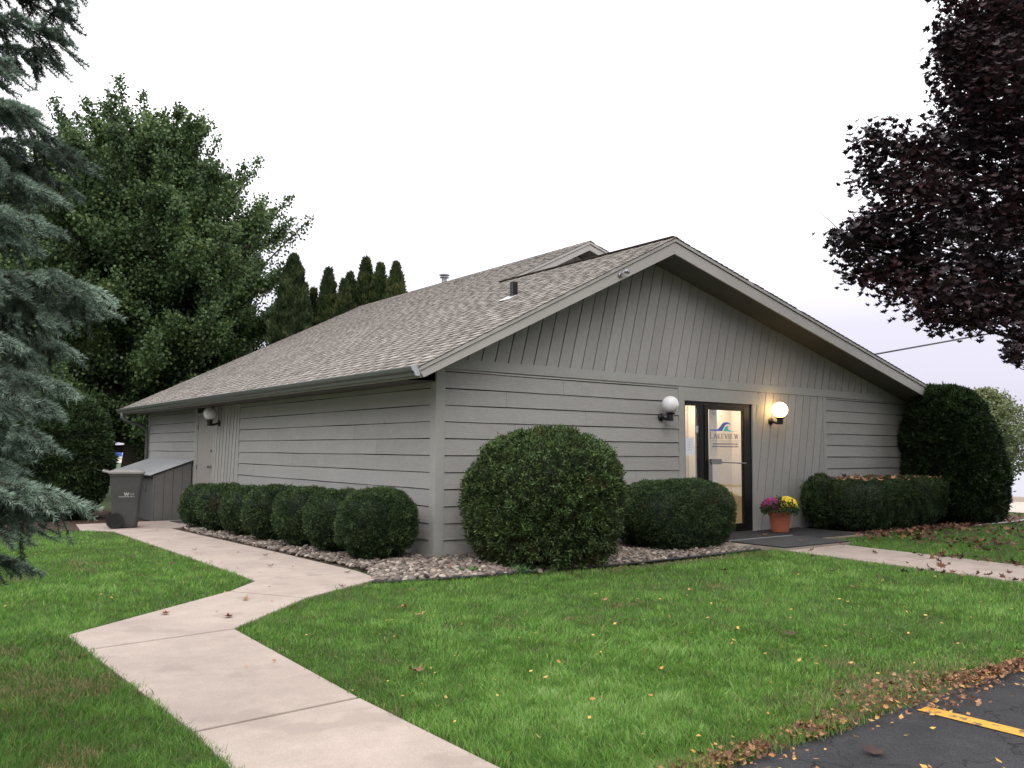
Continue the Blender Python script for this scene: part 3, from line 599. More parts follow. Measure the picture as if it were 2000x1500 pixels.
# wheeled rubbish cart
ct = tag(empty('trash_cart', (-1.84, 8.02, -.15)), 'dark grey wheeled rubbish cart with closed lid beside the storage box', 'trash can')
zc0 = -.135; cdir = np.array([.2243, .9745])   # view direction on the ground
rt = np.array([.9745, -.2243])
def L3(a, d, z):    # a right, d away
    p = np.array([-1.745, 8.13])+rt*a+cdir*d; return (p[0], p[1], zc0+z)
def ring(wb, db, z, off=0, n=6):
    P = []
    for sx_, sy_ in ((1, 1), (-1, 1), (-1, -1), (1, -1)):
        for k in range(n+1):
            a = math.atan2(sy_, sx_)-math.pi/4+math.pi/2*k/n; c_ = .07
            P.append(L3(sx_*(wb/2-c_)+c_*math.cos(a)+off, sy_*(db/2-c_)+c_*math.sin(a), z))
    return P
b = MB(); lv = [(.43, .46, .02), (.45, .50, .12), (.49, .56, .45), (.51, .60, .62), (.535, .63, .72), (.56, .68, .95), (.58, .70, .96), (.58, .70, 1.01)]
rings = [ring(w, d, z) for w, d, z in lv]; n = len(rings[0]); V = sum(rings, [])
Fc = [(i*n+j, i*n+(j+1) % n, (i+1)*n+(j+1) % n, (i+1)*n+j) for i in range(len(lv)-1) for j in range(n)]+[tuple(range(n-1, -1, -1)), tuple(range((len(lv)-1)*n, len(lv)*n))]
b.add(V, Fc)
b.build('body', M['cart'], ct, smooth=False, bevel=.004)
b = MB(); V = []; lids = [(.62, .74, 1.0), (.625, .745, 1.03), (.60, .72, 1.045), (.40, .48, 1.085), (.05, .05, 1.09)]
for w, d, z in lids: V += ring(w, d, z, -.0)
b.add(V, [(i*n+j, i*n+(j+1) % n, (i+1)*n+(j+1) % n, (i+1)*n+j) for i in range(len(lids)-1) for j in range(n)]+[tuple(range(n-1, -1, -1))])
hp = [L3(-.28, .3, 1.02), L3(-.36, .3, 1.05), L3(-.40, .1, 1.055), L3(-.40, -.15, 1.05), L3(-.30, -.25, 1.03)]; b.tube(hp, .022, 6)
b.build('lid', M['cartlid'], ct)
for dd in (-.30, .30):
    b = MB(); c0 = np.array(L3(-.17, dd, .145)); c1 = np.array(L3(-.17, dd+(.07 if dd > 0 else -.07), .145)); b.tube([c0, c0*.5+c1*.5, c1], [.145, .148, .142], 24)
    b.tube([c1+(c0-c1)*.2, c1+(c1-c0)*.1], [.06, .05], 16); b.build('wheel', M['blackmetal'], ct)
b = MB()
def onf(poly, z_off=0):
    P = []
    for a, z in poly:
        t = (z-.45)/(.62-.45); d = -(.56+(.60-.56)*t)/2; P.append(L3(a, d-.006, z))
    v = np.array([-cdir[0]*.001, -cdir[1]*.001, 0]); b.prism(P, v)
x0_ = -.03
for (a0, z0, a1, z1) in ((0, .66, .022, .60), (.035, .66, .022, .60), (.035, .66, .058, .60), (.075, .66, .058, .60)): onf([(x0_+a0-.009, z0), (x0_+a0+.009, z0), (x0_+a1+.009, z1), (x0_+a1-.009, z1)])
x1_ = -.12
while x1_ < .13: onf([(x1_, .575), (x1_+.012, .575), (x1_+.012, .588), (x1_, .588)]); x1_ += .015+(.012 if random.random() < .12 else 0)
b.build('lettering', M['white'], ct)
b = MB(); [onf([(a0-.006, .655), (a0+.006, .655), (a0+.006+l, .605), (a0-.006+l, .605)]) for a0, l in ((.07, 0), (.07, .018), (.105, -.018), (.105, 0), (.125, -.01), (.125, .014))]; b.build('lettering', M['greyprint'], ct)
# mats
b = MB(); b.box(4.06, 7.38, -.93, -.09, .036, .052); tag(b.build('entrance_mat', M['rubber'], bevel=.004), 'long black rubber mat lying along the foot of the glass door', 'door mat')
b = MB(); b.box(4.46, 6.02, -1.90, -.945, .036, .054); tag(b.build('entrance_mat', M['rubber2'], bevel=.004), 'dark ribbed mat at the end of the entrance walk, outside the long mat', 'door mat')
b = MB(); b.box(6.04, 7.30, -1.33, -.945, .036, .048); tag(b.build('entrance_mat', M['rubber'], bevel=.004), 'black rubber mat beside the ribbed mat, towards the right hedge', 'door mat')
b = MB(); b.box(4.48, 6.0, -.943, -.932, .050, .060); b.prism([(4.16, -1.30, .042), (4.175, -1.29, .042), (4.47, -.935, .052), (4.455, -.932, .052)], (0, 0, .004)); tag(b.build('mat_edge_strip', M['white_line']), 'thin pale edging strip between the two entrance mats', 'edging')
b = MB(); b.prism([L for L in [(-.62, 8.55, -.147), (-.15, 8.6, -.147), (-.12, 9.35, -.160), (-.60, 9.35, -.160)]], (0, 0, .012)); tag(b.build('door_mat', M['rubber2']), 'small dark mat on the walk by the side door', 'door mat')
# flower pot
fx, fy = 6.34, -.47; z0 = .054
fp = tag(empty('potted_chrysanthemum', (fx, fy, z0)), 'terracotta pot of purple and yellow chrysanthemums by the entrance', 'flower pot')
b = MB(); b.lathe([(.13, 0), (.135, .01), (.172, .265), (.19, .268), (.193, .325), (.178, .328), (.170, .30)], fx, fy, 32); 
b.v = [v+np.array([0, 0, z0]) for v in b.v]; b.build('pot', M['terracotta'], fp, smooth=False)
b = MB(); b.lathe([(.165, .29+z0), (.01, .30+z0)], fx, fy, 20); b.build('soil', M['soil'], fp)
def dome_pts(n, cx, cy, cz, a, c_):
    d = randdir(n); d[:, 2] = np.abs(d[:, 2])*1.0-.25; d = unit(d); return np.array([cx, cy, cz])+d*np.array([a, a, c_]), d
vw = np.array([.80, -.60])  # right in view
P, D = dome_pts(1500, fx, fy, z0+.36, .255, .15); P += rng.normal(size=P.shape)*.02
V, F, _ = cards(P, unit(D+randdir(len(P))*.8), randdir(len(P)), .05, .022); npmesh('leaves', V, F, M['mumG'], fp, np.repeat(rng.random(len(P)), 4))
def blossoms(cx, cy, cz, a, h, n, m, lab):
    P, D = dome_pts(n, cx, cy, cz, a, h); D = unit(D*np.array([1, 1, .8])+(0, -.15, .15)); VV = []; FF = []; TT = []
    for i in range(n):
        u = unit(np.cross(D[i], [.3, .2, .9])); w = np.cross(D[i], u); k = 12; an = np.arange(k)*2*np.pi/k+rng.random(); t = rng.random(); base = len(VV)*(2*k+1)
        R_ = .024+.006*rng.random(); c_ = P[i]
        ring1 = c_+np.outer(np.cos(an)*R_, u)+np.outer(np.sin(an)*R_, w)+D[i]*.004*np.where(np.arange(k) % 2, 1, -1.5)[:, None]
        ring2 = c_+np.outer(np.cos(an)*R_*.45, u)+np.outer(np.sin(an)*R_*.45, w)+D[i]*.012
        VV.append(np.vstack([ring1, ring2, [c_+D[i]*.014]])); TT += [t*.8]*k+[min(1, t+.2)]*k+[t*.6]
        for j in range(k): FF += [(base+j, base+(j+1) % k, base+k+(j+1) % k), (base+j, base+k+(j+1) % k, base+k+j), (base+k+j, base+k+(j+1) % k, base+2*k)]
    npmesh('blossoms', np.vstack(VV), np.array(FF), m, fp, np.array(TT))['label'] = lab
blossoms(fx-.10*vw[0]*1.25, fy-.10*vw[1]*1.25, z0+.41, .15, .14, 150, M['mumP'], 'purple blossoms')
blossoms(fx+.11*vw[0], fy+.11*vw[1], z0+.42, .17, .15, 190, M['mumY'], 'yellow blossoms')

# ================================================================== CLIPPED SHRUBS
def shrub(name, label, cat, cx, cy, a, bq, h, m, n, p=3., L=.035, W=.013, z0=0., taper=.25, group=None, lean=(0, 0), seed=0, clump=9., shag=.05, topf=1., dome=None, rot=0.):
    r = tag(empty(name, (cx, cy, z0)), label, cat, group)
    def surf(d, k=1.):
        c_ = h/2; rr = 1/((np.abs(d[:, 0])/a)**p+(np.abs(d[:, 1])/bq)**p+(np.abs(d[:, 2])/c_)**p)**(1/p)
        P = d*rr[:, None]; t = np.clip((P[:, 2]+c_)/h, 0, 1); s = 1-taper*(1-np.clip(t/.45, 0, 1))**1.6
        if dome is not None: s = s*np.interp(t, dome[0], dome[1])
        P[:, 0] *= s; P[:, 1] *= s
        low = vnoise(P, 2.6, seed+3)-.5; P *= (1+(low*.13)[:, None])*k
        P[:, 0] += lean[0]*t*h; P[:, 1] += lean[1]*t*h
        if rot: P[:, :2] = P[:, :2]@np.array([[math.cos(rot), math.sin(rot)], [-math.sin(rot), math.cos(rot)]])
        P[:, 2] += c_; P[:, 2] = np.maximum(P[:, 2], .03); return P
    sc_ = np.array([a, bq, h/2]); q = rng.normal(size=(n, 3)); d = unit(q*sc_**.6)
    P = surf(d); Pn = surf(unit(d+randdir(n)*.02)); N = unit(np.c_[P[:, 0]/a**2, P[:, 1]/bq**2, (P[:, 2]-h/2)/(h/2)**2])
    cl = vnoise(P, clump, seed)*.65+vnoise(P, clump*2.3, seed+1)*.35
    off = (cl-.62)*shag*2.2-np.abs(rng.normal(size=n))*shag*.35+np.where(rng.random(n) < .012, L*.9*rng.random(n), 0)
    P2 = P+N*off[:, None]+np.array([cx, cy, z0])
    A = unit(N*.55+randdir(n)*.75+np.array([0, 0, .25])); Lr = L*(.6+.8*rng.random(n)); t = np.clip(.12+.75*cl+rng.normal(size=n)*.2+.12*(N[:, 2]), 0, 1)  # leaves facing up tinted lighter: sky light put into the colour
    V1, F1, _ = cards(P2, A, randdir(n), Lr, W*(.7+.6*rng.random(n)))
    # stray shoots on the outline
    # dense inner twigs: a closed rough core so nothing shows through
    k1, k2 = 40, 26; th, ph = np.meshgrid(np.linspace(0, 2*np.pi, k1, endpoint=False), np.linspace(.03, np.pi-.03, k2)); dd = np.c_[(np.cos(th)*np.sin(ph)).ravel(), (np.sin(th)*np.sin(ph)).ravel(), np.cos(ph).ravel()]
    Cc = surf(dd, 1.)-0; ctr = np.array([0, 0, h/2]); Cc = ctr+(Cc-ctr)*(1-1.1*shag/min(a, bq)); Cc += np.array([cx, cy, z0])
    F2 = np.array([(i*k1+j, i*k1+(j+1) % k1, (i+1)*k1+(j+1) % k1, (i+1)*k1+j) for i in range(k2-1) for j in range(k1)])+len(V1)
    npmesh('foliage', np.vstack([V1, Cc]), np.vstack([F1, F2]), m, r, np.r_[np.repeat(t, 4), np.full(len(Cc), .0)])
    b = MB()
    for k in range(5):
        an = k*1.26+seed; b.tube([(cx+.03*math.cos(an), cy+.03*math.sin(an), z0-.03), (cx+.12*math.cos(an), cy+.12*math.sin(an), z0+.2), (cx+.3*a*math.cos(an), cy+.3*bq*math.sin(an), z0+h*.5)], [.03, .022, .012], 6)
    b.build('stem', M['bark'], r); return r
GR = 'row of seven clipped yews along the side wall'
ord_ = ['largest clipped yew at the building corner end of the row', 'second clipped yew from the building corner', 'third clipped yew from the building corner', 'middle clipped yew of the row of seven', 'fifth clipped yew from the building corner', 'sixth clipped yew from the building corner, next to the last', 'small clipped yew at the far end beside the storage box']
ys_ = [.32, 1.38, 2.42, 3.58, 4.72, 5.85, 6.95]; hh = [.90, .87, .86, .89, .85, .88, .84]; aa = [.52, .49, .48, .51, .47, .49, .46]
for i in range(7):
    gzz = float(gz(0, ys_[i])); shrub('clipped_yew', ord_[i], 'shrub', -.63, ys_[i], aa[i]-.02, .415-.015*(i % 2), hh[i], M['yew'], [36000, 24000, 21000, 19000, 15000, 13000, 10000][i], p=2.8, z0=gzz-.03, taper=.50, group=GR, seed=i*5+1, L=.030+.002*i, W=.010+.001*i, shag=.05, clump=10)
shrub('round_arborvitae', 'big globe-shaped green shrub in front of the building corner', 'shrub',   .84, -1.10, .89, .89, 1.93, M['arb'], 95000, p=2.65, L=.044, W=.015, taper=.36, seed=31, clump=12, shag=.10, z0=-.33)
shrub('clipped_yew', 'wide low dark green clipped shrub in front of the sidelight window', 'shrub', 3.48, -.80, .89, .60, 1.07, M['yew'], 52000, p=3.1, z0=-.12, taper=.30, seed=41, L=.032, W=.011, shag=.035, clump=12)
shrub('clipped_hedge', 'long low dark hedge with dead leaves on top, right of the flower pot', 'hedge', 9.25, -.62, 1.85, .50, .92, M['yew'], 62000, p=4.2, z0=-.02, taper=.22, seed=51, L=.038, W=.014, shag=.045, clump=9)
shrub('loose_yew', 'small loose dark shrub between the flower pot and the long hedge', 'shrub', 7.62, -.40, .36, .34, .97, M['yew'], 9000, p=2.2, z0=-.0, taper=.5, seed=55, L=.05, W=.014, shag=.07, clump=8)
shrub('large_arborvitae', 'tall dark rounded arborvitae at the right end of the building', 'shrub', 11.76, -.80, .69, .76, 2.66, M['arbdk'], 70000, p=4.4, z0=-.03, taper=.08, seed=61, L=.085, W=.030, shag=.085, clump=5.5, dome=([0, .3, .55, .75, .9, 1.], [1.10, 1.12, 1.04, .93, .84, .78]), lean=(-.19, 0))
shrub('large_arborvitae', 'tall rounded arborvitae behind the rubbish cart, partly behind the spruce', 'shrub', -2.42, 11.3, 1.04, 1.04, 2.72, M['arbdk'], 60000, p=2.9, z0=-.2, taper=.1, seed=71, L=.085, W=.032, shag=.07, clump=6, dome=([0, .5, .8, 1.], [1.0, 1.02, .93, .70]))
# weed with broad leaves at the foot of the globe shrub
for (wx, wy, nn, lb) in ((.05, -1.66, 16, 'broad-leaved green weed at the left foot of the globe shrub'), (-.42, -1.30, 10, 'small green weed growing in the pebbles left of the globe shrub')):
    r = tag(empty('weed_plant', (wx, wy, 0)), lb, 'weed'); P = np.tile([wx, wy, .02], (nn, 1))+rng.normal(size=(nn, 3))*(.05, .04, .01)
    an = rng.random(nn)*6.28; A = np.c_[np.cos(an), np.sin(an), .5+.5*rng.random(nn)]; V, F, _ = cards(P, A, np.c_[-np.sin(an), np.cos(an), np.zeros(nn)], .09+.04*rng.random(nn), .045+.02*rng.random(nn)); npmesh('leaves', V, F, M['weed'], r, np.repeat(rng.random(nn), 4))

# ================================================================== TREES
def limb(b, p0, p1, r0, r1, bend=.1, k=7, n=6, up=0.):
    p0 = np.array(p0, float); p1 = np.array(p1, float); L = np.linalg.norm(p1-p0); off = rng.normal(size=3)*bend*L; t = np.linspace(0, 1, n)
    P = p0+(p1-p0)*t[:, None]+off*(np.sin(t*np.pi))[:, None]*.6+np.array([0, 0, 1])*(up*L*(t*t-t))[:, None]
    b.tube(P, np.linspace(r0, r1, n), k); return P
def foliage_on(P, R, n, spread):
    """leaf positions scattered round polyline P"""
    k = rng.integers(0, len(P)-1, n); f = rng.random(n)[:, None]; q = P[k]*(1-f)+P[k+1]*f
    return q+rng.normal(size=(n, 3))*spread*R
# --- ginkgo: ascending limbs with leaves packed along them
def ginkgo(name, label, cx, cy, z0, H, Rm, nb, leafL, seed, m, trunkr, lpb=1100, low=.17, peaks=()):
    global rng; rng = np.random.default_rng(seed)
    r = tag(empty(name, (cx, cy, z0)), label, 'tree'); b = MB(); T = [(cx, cy, z0), (cx+.05, cy, z0+H*.15), (cx-.1, cy, z0+H*.45), (cx, cy, z0+H*.8), (cx+.05, cy, z0+H*.99)]
    b.tube(T, [trunkr*1.15, trunkr*.85, trunkr*.55, trunkr*.2, .02], 12); LP = []; LT = []; LL = []
    ga = 2.39996
    def env(t): return Rm*(np.interp(t, [0, .12, .3, .5, .7, .85, 1], [.62, .92, 1., .86, .6, .38, .10]))
    for i in range(nb):
        t = (i+.5)/nb; an = i*ga+rng.random()*.5; h0 = z0+H*(.12+.8*t); R_ = env(t)*(.75+.42*rng.random())
        el = np.interp(t, [0, .3, .7, 1], [.12, .42, .8, 1.5]); p1 = np.array([cx+math.cos(an)*R_, cy+math.sin(an)*R_, h0+R_*el+.25*rng.normal()]); 
        p0 = np.array([cx, cy, h0]); P = limb(b, p0, p1, trunkr*.32*(1-t*.75)+.015, .012, .06, 6, 8, up=.18)
        L = np.linalg.norm(p1-p0); subs = [P[2:]]
        for s in range(int(3+R_*2.2)):
            kk = rng.integers(2, 8); a2 = an+rng.normal()*.9; l2 = L*(.18+.28*rng.random())*(1.15-kk/9); q = P[kk]+np.array([math.cos(a2), math.sin(a2), .35+.95*rng.random()])*l2
            subs.append(limb(b, P[kk], q, .018, .006, .05, 4, 4))
        for Q in subs:
            ll = np.linalg.norm(Q[-1]-Q[0]); nn = int(lpb*.22*ll)+30; w = foliage_on(Q, 1, nn, .085+.03*ll); LP.append(w); LT.append(np.full(nn, rng.normal()*.13)); 
    for (tx, ty, tz) in peaks:
        top = np.array([cx+tx, cy+ty, z0+tz]); base = np.array([cx+tx*.55, cy+ty*.55, z0+tz-2.6]); Q = limb(b, base, top, .05, .008, .02, 5, 8); nn = 620; k = rng.random(nn)**1.2; q = base+(top-base)*k[:, None]; LP.append(q+rng.normal(size=(nn, 3))*(.06+.26*(1-k))[:, None]); LT.append(np.full(nn, .05))
    P = np.vstack(LP); T_ = np.concatenate(LT); n = len(P); t = np.clip(.40+T_+.22*(vnoise(P, .9, seed)-.5)*2+rng.normal(size=n)*.16, 0, 1)
    V, F, _ = cards(P, unit(randdir(n)+(0, 0, -.1)), randdir(n), leafL*(.7+.6*rng.random(n)), leafL*.95)
    npmesh('crown', V, F, m, r, np.repeat(t, 4)); b.build('trunk', M['bark'], r, smooth=True); return n
ng = ginkgo('ginkgo_tree', 'large green broadleaf tree with spiky upright limbs behind the side wall', 1.22, 20.05, -.2, 12.0, 4.75, 125, .10, 11, M['ginkgo'], .46, lpb=1150, peaks=((-0.98, 0.12, 13.64), (-0.23, 0.0, 13.23), (0.4, -0.35, 12.71), (1.85, -1.38, 11.79), (3.0, -2.19, 11.1), (4.39, -3.23, 9.14), (-1.96, 1.5, 12.6), (1.15, -0.81, 12.02), (2.54, -1.96, 10.87), (3.81, -2.88, 9.83), (-3.0, 2.19, 11.79), (-0.58, -1.62, 11.44), (0.69, -1.85, 10.98)))
ng2 = ginkgo('ginkgo_tree', 'green broadleaf tree showing between the spruce branches at the far left', -2.6, 24.5, -.2, 11.6, 4.8, 64, .10, 12, M['ginkgo'], .34, lpb=800, peaks=((.8, 0, 11.9), (-.8, 0, 11.6)))
rng = np.random.default_rng(99)
# --- arborvitae columns behind the roof
def column(cx, cy, h, r0, label, m, seed, tintoff=0.):
    r = tag(empty('columnar_arborvitae', (cx, cy, -.2)), label, 'tree', 'narrow evergreens behind the roof'); n = int(9000*r0*h/2.2)
    u = rng.random(n)**.8; z = u*h; rad = r0*np.interp(u, [0, .15, .5, .8, .93, 1], [.85, 1, .98, .68, .34, .04]); an = rng.random(n)*6.283
    P0 = np.c_[np.cos(an)*rad, np.sin(an)*rad, z]; cl = vnoise(P0, 5, seed); rr = rad*(1+(cl-.55)*.6)*(1-.12*rng.random(n)); P = np.c_[cx+np.cos(an)*rr, cy+np.sin(an)*rr, z-.2]
    A = unit(np.c_[np.cos(an)*.35, np.sin(an)*.35, np.full(n, 1.)]+randdir(n)*.5); V, F, _ = cards(P, A, randdir(n), .15*(.6+.8*rng.random(n)), .05)
    b = MB(); b.lathe([(r0*.8, .1), (r0*.88, h*.15), (r0*.84, h*.5), (r0*.55, h*.8), (r0*.22, h*.93), (.01, h*.985)], cx, cy, 14); core = np.vstack(b.v); core[:, 2] -= .2
    k = 14; F2 = np.array([f for f in b.f if len(f) == 4])+len(V); npmesh('crown', np.vstack([V, core]), np.vstack([F, F2]), m, r, np.r_[np.repeat(np.clip(.1+.8*cl+tintoff+rng.normal(size=n)*.15, 0, 1), 4), np.zeros(len(core))])
    b = MB(); b.tube([(cx, cy, -.25), (cx, cy, h*.5)], [.09, .04], 6); b.build('trunk', M['bark'], r)
for args in [(4.23, 14.95, 7.25, .74, 'broad dark evergreen column overlapping the green broadleaf tree', M['cedar'], 1, -.1), (5.17, 15.6, 6.45, .34, 'short thin evergreen sliver right of the broad column', M['cedar'], 2, 0), (5.36, 14.95, 7.0, .48, 'evergreen with pointed tip at the left of the narrow group', M['cedar'], 3, .05), (5.62, 14.4, 6.6, .40, 'shortest evergreen of the narrow group', M['cedar'], 4, .12),
             (6.18, 15.15, 7.0, .46, 'mid-height evergreen left of the tallest one', M['cedar'], 5, .05), (6.62, 14.95, 7.5, .60, 'tallest narrow evergreen behind the roof', M['cedar'], 6, 0), (6.84, 14.4, 7.25, .46, 'evergreen just right of the tallest one', M['cedar'], 7, -.05), (7.02, 13.72, 7.2, .54, 'rightmost narrow evergreen, brownish, behind the roof', M['cedar'], 8, .2)]: column(*args)
# --- purple maple overhanging from the right
mp_ = tag(empty('purple_maple', (8.2, -6.6, 0)), 'large purple-leaved maple overhanging from the upper right', 'tree')
CL = [(4.41, -4.78, 6.41, .62), (5.46, -4.71, 6.58, .72), (3.85, -4.77, 5.94, .31), (4.27, -4.48, 5.93, .36), (3.97, -5.03, 5.47, .57), (4.29, -4.52, 5.52, .36), (4.98, -4.87, 5.49, .69), (4.34, -4.63, 5.16, .53), (4.51, -5.03, 4.55, .72), (3.0, -4.2, 4.77, .31), (3.43, -4.37, 4.73, .34), (3.86, -4.55, 4.66, .51), (3.19, -4.13, 4.42, .38), (3.18, -4.54, 4.18, .42), (3.83, -4.72, 4.14, .57), (4.46, -4.92, 3.98, .66), (2.68, -4.05, 3.63, .27), (3.01, -4.22, 3.65, .40), (3.51, -4.3, 3.71, .48), (3.33, -4.83, 3.53, .50), (3.94, -4.97, 3.37, .55), (2.9, -4.03, 3.36, .25), (3.23, -4.2, 3.26, .32), (3.19, -4.56, 3.12, .38), (3.16, -4.94, 3.0, .40), (3.79, -5.12, 2.94, .40), (3.26, -4.68, 2.80, .24), (3.4, -4.98, 2.75, .22), (3.27, -5.44, 2.33, .14), (3.57, -5.37, 2.52, .16), (5.12, -5.22, 6.03, .83), (5.61, -5.11, 4.94, 1.), (5.59, -5.07, 3.83, .93), (4.6, -5.25, 2.96, .56), (5.6, -5.07, 6.87, .93), (2.96, -4.13, 3.89, .28), (4.25, -4.43, 6.7, .22), (4.9, -5.4, 3.6, .7), (4.9, -5.6, 4.6, .8)]
CL += [(4.15, -4.9, 6.45, .45), (3.95, -4.7, 6.15, .35), (4.0, -4.9, 5.75, .4), (4.3, -5.1, 6.9, .5), (4.7, -5.0, 7.0, .6), (4.2, -4.8, 5.0, .45)]
CL += [(8.4+2.3*math.cos(a)*k, -5.9+2.3*math.sin(a)*k, z, 1.25) for k, z in ((1.0, 3.4), (1.35, 4.4), (1.45, 5.6), (.9, 7.2), (.3, 8.3)) for a in np.arange(0, 6.28, .9)]
CL += [(x_, y_, z_, 1.26) for x_ in (5.5, 7.5, 9.5, 11.5) for y_ in (-8.6, -6.8, -5., -3.2) for z_ in (8.2, 9.4) if not (x_ > 11 and y_ > -4)]  # high clumps above the frame, added to the crown to shade the right wall
CL = [q for q in CL if q[3] < 1.2 or (q[3] > 1.255 and q[2] > 8 and ((np.array(q[:3])-CAMP)@np.array(cu)-q[3]*1.0)/((np.array(q[:3])-CAMP)@np.array(cf)) > .46) or ((np.array(q[:3])-CAMP)@np.array(cr)-q[3])/((np.array(q[:3])-CAMP)@np.array(cf)) > .60]
b = MB(); b.tube([(8.2, -6.6, -.05), (8.15, -6.55, 1.2), (8.0, -6.4, 2.4), (7.8, -6.3, 4.2), (7.6, -6.2, 6.5)], [.26, .2, .17, .12, .05], 12)
LP = []; LT = []
for x, y, z, rr in CL:
    big = rr >= 1.05; fr_ = np.array([7.95, -6.4, max(1.9, min(z-1.2, 6))]); P = limb(b, fr_, (x, y, z), .05, .01, .05, 5, 7)
    for s in range(5): limb(b, P[-2], np.array([x, y, z])+randdir(1)[0]*rr*.8, .010, .003, .08, 4, 4)
    n = int((2150 if not big else 900)*rr**1.75)+12; d = randdir(n)*(rng.random(n)**.55*np.where(rng.random(n) < .12, 1.35, 1.))[:, None]*rr*np.array([1, 1, .85]); q = np.array([x, y, z])+d
    LP.append(q); LT.append(np.full(n, rng.normal()*.15))
P = np.vstack(LP); n = len(P); h_ = vnoise(P, 3.2, 5); keep = h_ > .24; P = P[keep]; T_ = np.concatenate(LT)[keep]; n = len(P)
an = rng.random(n)*6.283; A = np.c_[np.cos(an), np.sin(an), -.75-.5*rng.random(n)]; W_ = np.c_[-np.sin(an), np.cos(an), rng.normal(size=n)*.35]
V, F, k = cards(P, A, W_, .088*(.6+.65*rng.random(n)), .088*(.6+.55*rng.random(n)), 'map')
npmesh('crown', V, F, M['maple'], mp_, np.repeat(np.clip(.4+T_+rng.normal(size=n)*.2, 0, 1), k))
# a few bare shoots past the outline
for p, q in (((3.0, -4.2, 4.85), (2.86, -4.05, 5.12)), ((3.4, -4.35, 4.95), (3.42, -4.3, 5.18)), ((2.62, -4.0, 3.72), (2.42, -3.86, 3.95))): b.tube([p, (np.array(p)+q)/2+.01, q], [.006, .004, .002], 4)
b.build('trunk', M['maplebark'], mp_, smooth=True); nmap = n
# --- small tree by the lake, right edge
lt = tag(empty('shoreline_tree', (22.5, 3.45, -.1)), 'small olive-green tree by the lake at the right edge', 'tree'); b = MB(); b.tube([(22.5, 3.45, -.1), (22.5, 3.45, 1.5), (22.5, 3.45, 3.5)], [.09, .06, .015], 8); LP = []
for i in range(110):
    t = i/110; R_ = np.interp(t, [0, .2, .55, .85, 1], [1.2, 1.6, 1.25, .65, .12])*(.75+.4*rng.random()); an = i*2.4; z_ = .5+t*2.75; p1 = (22.5+math.cos(an)*R_, 3.45+math.sin(an)*R_, z_+R_*.42); Q = limb(b, (22.5, 3.45, z_), p1, .018, .004, .05, 4, 5); LP.append(foliage_on(Q[1:], 1, 190, .085))
P = np.vstack(LP); n = len(P); V, F, _ = cards(P, randdir(n), randdir(n), .085*(.6+.8*rng.random(n)), .065); npmesh('crown', V, F, M['locust'], lt, np.repeat(np.clip(.2+.14*P[:, 2]+rng.normal(size=n)*.2, 0, 1), 4)); b.build('trunk', M['bark'], lt, smooth=True)
# --- blue spruce, left foreground
rng = np.random.default_rng(21)
tx, ty = -6.75, -4.55
spr = tag(empty('blue_spruce', (tx, ty, 0)), 'blue-green spruce whose branches hang in at the left edge', 'tree'); b = MB(); b.tube([(tx, ty, -.05), (tx, ty, 2), (tx, ty, 5), (tx, ty, 8)], [.2, .16, .09, .02], 12)
TIPS = [(-4.95, -5.11, 3.3), (-5.03, -5.3, 3.12), (-5.03, -5.4, 3.0), (-5.07, -5.49, 2.87), (-5.09, -5.28, 2.9), (-5.24, -5.37, 2.78), (-5.33, -5.46, 2.75), (-5.22, -5.17, 2.68), (-5.16, -5.48, 2.56), (-5.06, -5.29, 2.55), (-4.99, -5.4, 2.46), (-5.0, -5.3, 2.35), (-5.12, -5.48, 2.28), (-5.16, -5.27, 2.36), (-5.28, -5.46, 2.38), (-5.13, -5.58, 2.12), (-5.18, -5.47, 2.07), (-4.92, -5.62, 1.88), (-5.09, -5.69, 1.91), (-4.95, -5.51, 1.84), (-5.08, -5.59, 1.77), (-5.25, -5.67, 1.84), (-4.99, -5.2, 1.7), (-5.13, -5.38, 1.65), (-5.28, -5.76, 1.65), (-5.0, -5.5, 1.5), (-5.11, -5.59, 1.44), (-5.17, -5.78, 1.51), (-5.17, -5.78, 1.33), (-5.17, -5.58, 1.27), (-5.25, -5.87, 1.4), (-5.29, -5.86, 1.48), (-5.02, -5.8, 1.08), (-5.14, -5.89, 1.12), (-5.16, -5.68, 1.13), (-5.15, -5.78, 1.01), (-5.23, -5.87, .89), (-5.31, -5.96, 1.0), (-5.3, -5.96, 1.13), (-5.26, -5.77, 1.22)]
tw0 = []; tw1 = []; tt = []
